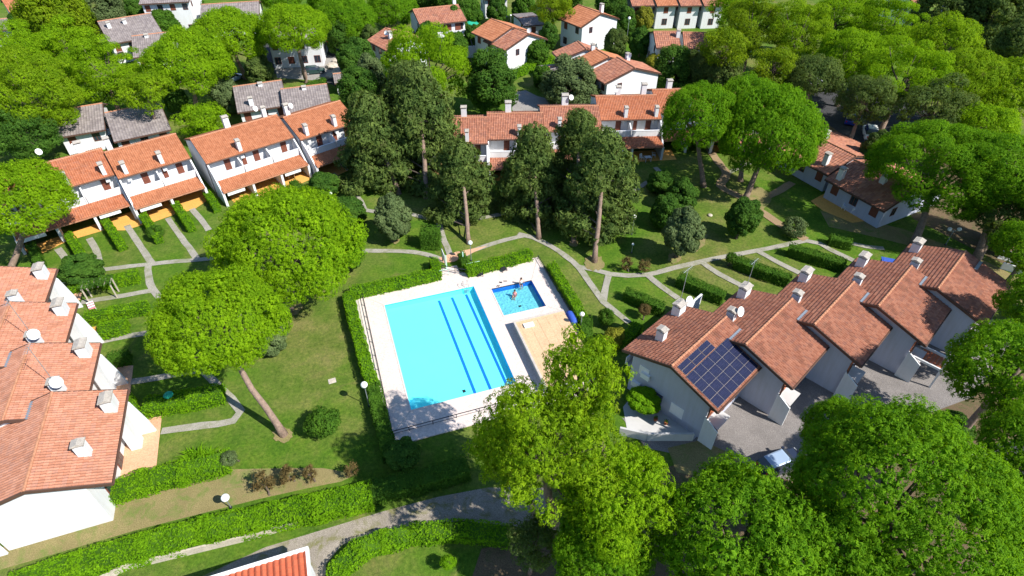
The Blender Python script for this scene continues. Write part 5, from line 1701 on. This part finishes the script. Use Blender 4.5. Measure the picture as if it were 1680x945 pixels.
def hedge(label, pts, w, h, mat='f_hedge', dens=55, leaf=0.10, group='clipped hedges', zsite=None, name='hedge'):
    """clipped hedge: solid twiggy core under a skin of small leaves"""
    P = [at(p[0], p[1], h if zsite is None else zsite) for p in pts]
    o = Vector((P[0].x, P[0].y, 0))
    t = thing(name, label, 'hedge', o, 0, group)
    mb = MB()
    rng = np.random.default_rng(int(pts[0][0] * 7 + pts[0][1]))
    VV = []
    for i in range(len(P) - 1):
        a, b = P[i] - o, P[i + 1] - o
        a.z = b.z = 0
        d = b - a
        L = d.length
        ang = math.atan2(d.y, d.x)
        m = (a + b) / 2
        e = 0.003 * i
        mb.rbox(m.x, m.y, ang, L + w * 0.3, w * 0.80 - e, 0, h * 0.90 - e)
        u = np.array([d.x, d.y, 0]) / L
        v = np.array([-u[1], u[0], 0])
        zz = np.array([0, 0, 1.0])
        A = np.array([a.x, a.y, 0])
        faces = [(L + w * 0.4, w, lambda s, q: A + u * (s - w * 0.2)[:, None] + v * ((q - w / 2))[:, None] + zz * h, zz),
                 (L + w * 0.4, h, lambda s, q: A + u * (s - w * 0.2)[:, None] + v * (w / 2) + zz * q[:, None], v), (L + w * 0.4, h, lambda s, q: A + u * (s - w * 0.2)[:, None] - v * (w / 2) + zz * q[:, None], -v),
                 (w, h, lambda s, q: A - u * w * 0.2 + v * (s - w / 2)[:, None] + zz * q[:, None], -u), (w, h, lambda s, q: A + u * (L + w * 0.2) + v * (s - w / 2)[:, None] + zz * q[:, None], u)]
        for (sa, sb, fn, nr) in faces:
            n = int(sa * sb * dens)
            if n < 3:
                continue
            s, q = rng.uniform(0, sa, n), rng.uniform(0, sb, n)
            p = fn(s, q)
            wv = 0.06 * np.sin(p[:, :1] * 2.1 + p[:, 1:2] * 1.7) + 0.05 * np.sin(p[:, 1:2] * 5 + p[:, 2:3] * 4)
            p = p + nr * wv - nr * 0.05
            V, F = leaf_tris(p, np.tile(unit(nr + zz * 0.25), (n, 1)), 0.09, 2, leaf, rng)
            VV.append(V)
    mb.build('core', 'bark_dark', t).data.materials[0] = M['f_hedge_dark']
    V = np.concatenate(VV)
    tag(mesh_np('foliage', V, np.arange(len(V)).reshape(-1, 3), mat, t), kind='stuff')
    return t


# pool hedges
hedge('bright hedge along the top left edge of the pool deck', [(577, 474), (640, 461), (718, 443)], 1.3, 1.3)
hedge('short hedge stub left of the pool gate', [(716, 438), (711, 424)], 1.0, 1.4)
hedge('bright hedge along the top right edge of the pool deck', [(768, 438), (815, 426), (868, 412)], 1.3, 1.3)
hedge('small hedge stub right of the pool gate', [(762, 428), (757, 414)], 0.9, 1.4, 'f_hedge_dark')
hedge('long hedge down the left side of the pool deck', [(570, 480), (582, 530), (596, 580), (610, 625)], 1.25, 1.3)
hedge('shaded lower part of the hedge left of the pool', [(612, 632), (624, 680), (638, 740)], 1.35, 1.3, 'f_hedge_dark')  # same hedge continued, its shade put into darker leaves
hedge('hedge down the right side of the pool deck', [(905, 432), (924, 462), (945, 497), (958, 520)], 1.15, 1.3)
hedge('tall clipped hedge end behind the blue cover', [(962, 522), (962, 548)], 1.3, 1.5, 'f_hedge_dark')
hedge('hedge below the footpath left of the solar house', [(1020, 556), (1034, 545), (1046, 532)], 1.2, 1.2)
# long boundary hedge
hedge('long wide laurel hedge along the lower left boundary', [(20, 958), (120, 924), (230, 893), (330, 866), (425, 846), (520, 825), (600, 808)], 2.1, 1.4, dens=75)
hedge('dark hedge along the boundary wall below the pool', [(612, 800), (680, 784), (760, 762)], 1.8, 1.4, 'f_hedge_dark')  # shade along the wall painted as darker leaf colour
hedge('low curved hedge round the grass bed at the bottom edge', [(548, 985), (556, 930), (585, 900), (630, 883), (680, 872), (760, 866), (830, 874)], 1.6, 1.0, zsite=1.0)
# gardens of the left row
for k, (a, b) in enumerate((((49, 400), (60, 425)), ((110, 382), (129, 412)), ((170, 359), (195, 396)), ((232, 350), (256, 384)), ((286, 332), (309, 366)), ((338, 314), (352, 334)))):
    hedge(['hedge at the left end of the left row gardens', 'second garden hedge from the left of the left row', 'third garden hedge from the left of the left row', 'fourth garden hedge from the left of the left row', 'fifth garden hedge from the left of the left row',
           'sixth garden hedge, touching the round pine'][k], [a, b], 1.0, 1.4, 'f_hedge' if k else 'f_hedge_dark', group='garden hedges of the left row')
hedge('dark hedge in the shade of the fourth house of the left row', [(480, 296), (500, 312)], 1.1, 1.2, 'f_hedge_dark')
# gardens of the lower left row
GL = 'garden hedges of the lower left row'
hedge('hedge on the garden edge below the dark spreading bush', [(165, 458), (195, 452), (220, 447)], 1.3, 1.3, group=GL)
hedge('low hedge behind the white garden table', [(112, 470), (140, 464), (165, 460)], 0.9, 0.9, group=GL)
hedge('long hedge beside the striped garden lounger', [(140, 516), (180, 508), (235, 498)], 1.3, 1.3, group=GL)
hedge('broad hedge at the corner of the ochre patio', [(166, 538), (200, 528)], 1.9, 1.2, group=GL)
hedge('shaded hedge under the leaning pine crown', [(178, 585), (205, 578)], 1.3, 1.3, 'f_hedge_dark', group=GL)  # crown shade put into the leaf colour
hedge('wide hedge with a green bag below the leaning pine', [(240, 662), (300, 652), (358, 640)], 2.0, 1.2, group=GL)
hedge('thick hedge at the lower left row corner', [(166, 806), (230, 785), (300, 768), (366, 752)], 2.0, 1.3, group=GL)
hedge('narrow vine on the side wall of the corner house', [(212, 648), (224, 676)], 0.5, 0.9, group=GL)
# gardens of the right row
GR = 'garden hedges of the right row'
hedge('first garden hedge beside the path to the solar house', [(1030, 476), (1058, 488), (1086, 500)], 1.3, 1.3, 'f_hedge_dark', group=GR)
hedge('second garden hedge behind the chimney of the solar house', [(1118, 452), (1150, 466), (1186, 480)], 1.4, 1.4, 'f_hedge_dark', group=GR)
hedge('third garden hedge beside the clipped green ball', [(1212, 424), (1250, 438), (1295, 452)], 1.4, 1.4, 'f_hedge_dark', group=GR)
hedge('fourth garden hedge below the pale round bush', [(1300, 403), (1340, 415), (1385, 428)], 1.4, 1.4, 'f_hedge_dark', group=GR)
hedge('short garden hedge right of the pale round bush', [(1366, 388), (1396, 394)], 1.3, 1.2, 'f_hedge_dark', group=GR)
hedge('pair of clipped box hedges above the pool gate', [(694, 376), (716, 376)], 2.0, 2.6, 'f_hedge_dark', zsite=2.6)
# hedges far behind
hedge('far hedge below the large white house at the top', [(250, 42), (300, 38), (345, 34)], 1.2, 1.5, 'f_hedge_dark', 14, 0.2)
hedge('far hedge beside the concrete drive', [(838, 118), (870, 104), (905, 92)], 1.6, 1.6, 'f_hedge', 14, 0.2)
hedge('far hedge along the lawn of the large white gable', [(1012, 38), (1050, 62), (1090, 84)], 1.6, 1.6, 'f_hedge_dark', 14, 0.2)
hedge('far dark hedge at the upper left', [(0, 42), (30, 48), (70, 40)], 2, 2, 'f_hedge_dark', 14, 0.2)
hedge('far hedge beside the forked pine', [(505, 138), (530, 128)], 1.5, 1.2, 'f_hedge_dark', 14, 0.2)


# ------------------------------------------------------------------ vehicles and garden things
def car(label, c, deg, paint, name='parked_car', van=False, roof=None):
    """car pointing along local +x: lofted body, glasshouse, wheels, lamps"""
    t = thing(name, label, 'car', c, R(deg), 'parked cars')
    L, Wd = (4.2, 1.72) if not van else (5.0, 1.95)
    st = [(-2.1, 0.35, 0.75, 0.74), (-2.02, 0.25, 0.95, 0.84), (-1.5, 0.22, 1.0, 0.86), (0.0, 0.22, 0.98, 0.87), (1.0, 0.22, 0.92, 0.86), (1.75, 0.24, 0.80, 0.82), (2.08, 0.32, 0.62, 0.70)]
    V, F = [], []
    for x, z0, z1, hw in st:
        x *= L / 4.2
        hw *= Wd / 1.72
        V += [(x, -hw, z0), (x, -hw, (z0 + z1) * 0.55), (x, -hw * 0.94, z1 - 0.06), (x, -hw * 0.78, z1), (x, hw * 0.78, z1), (x, hw * 0.94, z1 - 0.06), (x, hw, (z0 + z1) * 0.55), (x, hw, z0)]
    for i in range(len(st) - 1):
        F += [(i * 8 + j, i * 8 + (j + 1) % 8, i * 8 + 8 + (j + 1) % 8, i * 8 + 8 + j) for j in range(8)]
    F += [tuple(range(7, -1, -1)), tuple(range((len(st) - 1) * 8, len(st) * 8))]
    MB().add(V, F).build('body', paint, t, False)
    x0, x1, x2, x3 = -1.95, -1.55, 0.25, 1.05
    zt = 1.48 if not van else 1.85
    b, r = 0.78 * Wd / 1.72, 0.62 * Wd / 1.72
    V = [(x0, -b, 0.95), (x3, -b, 0.93), (x3, b, 0.93), (x0, b, 0.95), (x1, -r, zt - 0.03), (x2, -r, zt - 0.02), (x2, r, zt - 0.02), (x1, r, zt - 0.03)]
    MB().add(V, ((0, 1, 5, 4), (1, 2, 6, 5), (2, 3, 7, 6), (3, 0, 4, 7), (4, 5, 6, 7))).build('windows', 'glass', t)
    V = [(x1 - 0.05, -r - 0.02, zt - 0.03), (x2 + 0.08, -r - 0.02, zt - 0.03), (x2 + 0.08, r + 0.02, zt - 0.03), (x1 - 0.05, r + 0.02, zt - 0.03), (x1 + 0.12, -r + 0.1, zt + 0.02), (x2 - 0.1, -r + 0.1, zt + 0.025), (x2 - 0.1, r - 0.1, zt + 0.025), (x1 + 0.12, r - 0.1, zt + 0.02)]
    MB().add(V, ((3, 2, 1, 0), (0, 1, 5, 4), (1, 2, 6, 5), (2, 3, 7, 6), (3, 0, 4, 7), (4, 5, 6, 7))).build('car_roof', roof or paint, t)
    for sx in (-1.3, 1.3):
        for sy in (-1, 1):
            y = sy * (Wd / 2 - 0.08)
            w = MB().tube([(sx, y - 0.1, 0.32), (sx, y + 0.1, 0.32)], 0.32, 16).build('wheel', 'rubber', t)
            MB().tube([(sx, y - 0.105, 0.32), (sx, y + 0.105, 0.32)], 0.19, 10).build('rim', 'metal', w)
    for sy in (-1, 1):
        MB().box(2.0 * L / 4.2, 2.07 * L / 4.2, sy * 0.55 - 0.15, sy * 0.55 + 0.15, 0.5, 0.64).build('headlight', 'white', t)
        MB().box(-2.11 * L / 4.2, -2.05 * L / 4.2, sy * 0.62 - 0.1, sy * 0.62 + 0.1, 0.62, 0.85).build('tail_light', 'redpaint', t)
        MB().box(0.75, 0.95, sy * 0.92 - 0.1, sy * 0.92 + 0.1, 0.92, 1.05).build('mirror', paint, t)
    return t


car('dark car with a pale blue roof on the gravel beside the huge pine', at(1278, 764), 22, 'carnavy', roof='carblue')
car('dark green car in front of the white house with red shutters', at(517, 120), 15, 'cargreen')
car('white van parked in deep shade under the upper right grove', at(1425, 222), 70, 'carwhite', 'parked_van', True)
car('red car in deep shade at the top behind the pine trunks', at(545, 72), 20, 'redpaint')
car('dark blue car in shade behind the shaded right row', at(1395, 200), 60, 'blue')
car('red car half hidden on the far right ground', at(1650, 392), 60, 'redpaint')
car('blue car in the shade at the upper left', at(385, 132), 60, 'carblue')
car('white car on the shaded yard near the top of the grove', at(1335, 140), 30, 'carwhite')


def chair(label, c, rz, group='white plastic chairs on the right row patio', mat='white'):
    t = thing('garden_chair', label, 'chair', c, rz, group)
    MB().box(-0.25, 0.25, -0.25, 0.25, 0.42, 0.46).build('seat', mat, t)
    MB().extr([(0.22, 0.46), (0.26, 0.46), (0.36, 0.92), (0.31, 0.92)], 'x', -0.24, 0.24).build('backrest', mat, t)
    for sx in (-0.22, 0.22):
        for sy in (-0.22, 0.22):
            MB().box(sx - 0.025, sx + 0.025, sy - 0.025, sy + 0.025, 0, 0.42).build('leg', mat, t)
        MB().box(sx - 0.03, sx + 0.03, -0.25, 0.28, 0.66, 0.7).build('armrest', mat, t)


def table(label, c, rz, r=0.5, mat='white', name='garden_table'):
    t = thing(name, label, 'table', c, rz)
    MB().box(-r, r, -r * 0.8, r * 0.8, 0.7, 0.74).build('tabletop', mat, t)
    for sx in (-1, 1):
        for sy in (-1, 1):
            MB().box(sx * r * 0.85 - 0.03, sx * r * 0.85 + 0.03, sy * r * 0.65 - 0.03, sy * r * 0.65 + 0.03, 0, 0.7).build('leg', mat, t)


chair('left white plastic chair on the shaded ochre patio', at(1384, 344), 0.6)
chair('right white plastic chair on the shaded ochre patio', at(1399, 350), 2.6)
table('small white table between the plastic chairs in the shade', at(1390, 340), 0.3, 0.45)
table('white garden table on the lawn below the dark spreading bush', at(118, 466), 0.2, 0.75)
table('patio table in the shade under the fourth left row house', at(478, 290), 0.6, 0.5)
chair('white chair on the patio at the far left of the left row', at(102, 388), 0.5, 'white chairs on the left row patios')
chair('white chair beside the pillar on the middle patio', at(243, 345), 0.5, 'white chairs on the left row patios')
chair('white chair on the patio under the back row balcony', at(1052, 262), 0.5, 'white chairs on the back row patios')
chair('white chair beside the patio post of the back row', at(1072, 258), 1.5, 'white chairs on the back row patios')
table('low table on the back row patio beside the white chairs', at(1062, 264), 0.2, 0.5)

# striped lounger
t = thing('garden_lounger', 'striped garden lounger on the lower left lawn', 'lounger', at(152, 506), R(-50))
for k in range(6):
    MB().box(-0.95 + k * 0.24, -0.73 + k * 0.24, -0.33, 0.33, 0.32, 0.37).build('slat', 'pink' if k % 2 else 'white', t)
for k in range(3):
    MB().box(0.49 + k * 0.2, 0.67 + k * 0.2, -0.33, 0.33, 0.36 + 0.14 * k, 0.41 + 0.14 * k).build('back_slat', 'white' if k % 2 else 'pink', t)
for sx in (-0.85, 0.6):
    for sy in (-0.3, 0.3):
        MB().box(sx - 0.03, sx + 0.03, sy - 0.03, sy + 0.03, 0, 0.32).build('leg', 'white', t)

# small garden pergola frame with climbing plant on the lower left lawn
t = thing('garden_arbour', 'leafy wooden arbour frame on the lower left lawn', 'arbour', at(172, 488), R(20))
for x in (-1.4, 1.4):
    for y in (-0.6, 0.6):
        MB().box(x - 0.06, x + 0.06, y - 0.06, y + 0.06, 0, 2.1).build('post', 'concrete', t)
for k in range(6):
    MB().box(-1.5 + k * 0.58, -1.42 + k * 0.58, -0.8, 0.8, 2.1, 2.18).build('beam', 'concrete', t)
rng = np.random.default_rng(3)
P = np.stack([rng.uniform(-1.6, 1.6, 240), rng.uniform(-0.9, 0.9, 240), rng.uniform(2.15, 2.45, 240)], 1)
V, F = leaf_tris(P, np.tile([0, 0, 1.0], (240, 1)), 0.2, 5, 0.11, rng)
tag(mesh_np('foliage', V, F, 'f_broad', t), kind='stuff')


def parasol(label, px, mat, r=1.4, h=2.3, n=8):
    t = thing('parasol', label, 'parasol', at(*px))
    MB().tube([(0, 0, 0), (0, 0, h + 0.1)], 0.03, 6).build('pole', 'metal', t)
    v = [(0, 0, h + 0.15)] + [(r * math.cos(6.2832 * k / n), r * math.sin(6.2832 * k / n), h - 0.4) for k in range(n)] + [(0, 0, h + 0.12)] + [(r * math.cos(6.2832 * k / n), r * math.sin(6.2832 * k / n), h - 0.43) for k in range(n)]
    MB().add(v, [(0, 1 + k, 1 + (k + 1) % n) for k in range(n)] + [(n + 1, n + 2 + (k + 1) % n, n + 2 + k) for k in range(n)]).build('canopy', mat, t)


parasol('green parasol among the pines at the upper left', (115, 138), 'green', 1.6)
parasol('green parasol beside the white balcony house', (771, 52), 'green', 2.2)
parasol('yellow awning like parasol by the large white house', (256, 22), 'yellow', 2.2)
parasol('white parasol beside the shaded roofs at the upper left', (192, 232), 'white', 1.5)
parasol('pale blue parasol on the terrace at the top', (872, 45), 'greenmetal', 1.4)

# blue container, green bag, manhole, stone, fallen panels
t = thing('blue_container', 'open blue container behind the fourth stepped house', 'container', at(1457, 436), R(-20))
mb = MB().box(-0.9, 0.9, -0.5, 0.5, 0, 0.7)
mb.build('tub', 'blue', t)
MB().box(-0.97, 0.97, -0.57, 0.57, 0.7, 0.76).build('rim', 'bluecloth', t)
MB().box(-0.8, 0.8, -0.4, 0.4, 0.765, 0.78).build('cover', 'bluecloth', t)
o = MB().ball((0, 0, 0), 0.45, 10, 7, 0.5).build('garden_bag', 'green')
o.location = at(276, 648, 1.4)
tag(o, 'crumpled green bag lying on the wide hedge', 'bag')
t = thing('manhole_cover', 'pale square manhole cover in the pool lawn', 'manhole', at(545, 625), 0.4)
MB().box(-0.3, 0.3, -0.25, 0.25, 0, 0.05).build('cover', 'concrete', t)
MB().box(-0.36, 0.36, -0.31, 0.31, 0, 0.03).build('frame', 'kerb', t)
o = MB().ball((0, 0, 0), 0.35, 8, 6, 0.5).build('stone', 'concrete')
o.location = at(1165, 353, 0.1)
tag(o, 'rounded boulder lying on the dry patch of the right lawn', 'stone')
for k, (x, y, a, lab) in enumerate(((1650, 428, 0.9, 'left leaning white panel on the far right ground'), (1668, 436, -0.4, 'right leaning white panel on the far right ground'))):
    o = MB().extr([(-0.9, 0.0), (0.9, 0.0), (0.7, 1.3), (-0.8, 1.2)], 'x', -0.05, 0.05).build('white_panel', 'white')
    o.location = at(x, y)
    o.rotation_euler = (0, 0.5, a)
    tag(o, lab, 'panel', 'white panels')
for k, (x, y, r) in enumerate(((545, 108, 1.3), (556, 118, 1.6), (543, 124, 1.2), (552, 100, 1.1))):
    rr = random.Random(k)
    mb = MB().ball((0, 0, 0), r, 9, 6, 0.45)
    mb.v = [tuple(c * rr.uniform(0.82, 1.15) for c in p) for p in mb.v]
    o = mb.build('boulder', 'concrete')
    o.location = at(x, y, 0.3)
    tag(o, ['pale boulder behind the dark green car', 'largest pale boulder beside the garage roof', 'low pale boulder at the garage corner', 'pale boulder farthest up the drive'][k], 'boulder', 'pale boulders by the drive')
lamp('tall street lamp before the shaded white houses', (1025, 92), 7.5, r=0.3)
lamp('tall thin lamp mast behind the middle conifer row', (838, 60), 4.5, r=0.2)
# fence behind the pine at the bottom, planter pots
for k, (x, y) in enumerate(((1075, 690), (1092, 696), (1078, 676))):
    t = thing('plant_pot', ['left red plant pot by the solar house wall', 'right red plant pot by the solar house wall', 'rear red plant pot by the solar house wall'][k], 'plant pot', at(x, y), 0, 'pots by the solar house')
    MB().tube([(0, 0, 0), (0, 0, 0.35)], [0.14, 0.2], 10).build('pot', 'redwood', t)
    V, F = leaf_tris(np.array([[0, 0, 0.45]]), np.array([[0, 0, 1.0]]), 0.22, 30, 0.09, np.random.default_rng(k))
    tag(mesh_np('foliage', V, F, 'f_hedge_dark', t), kind='stuff')
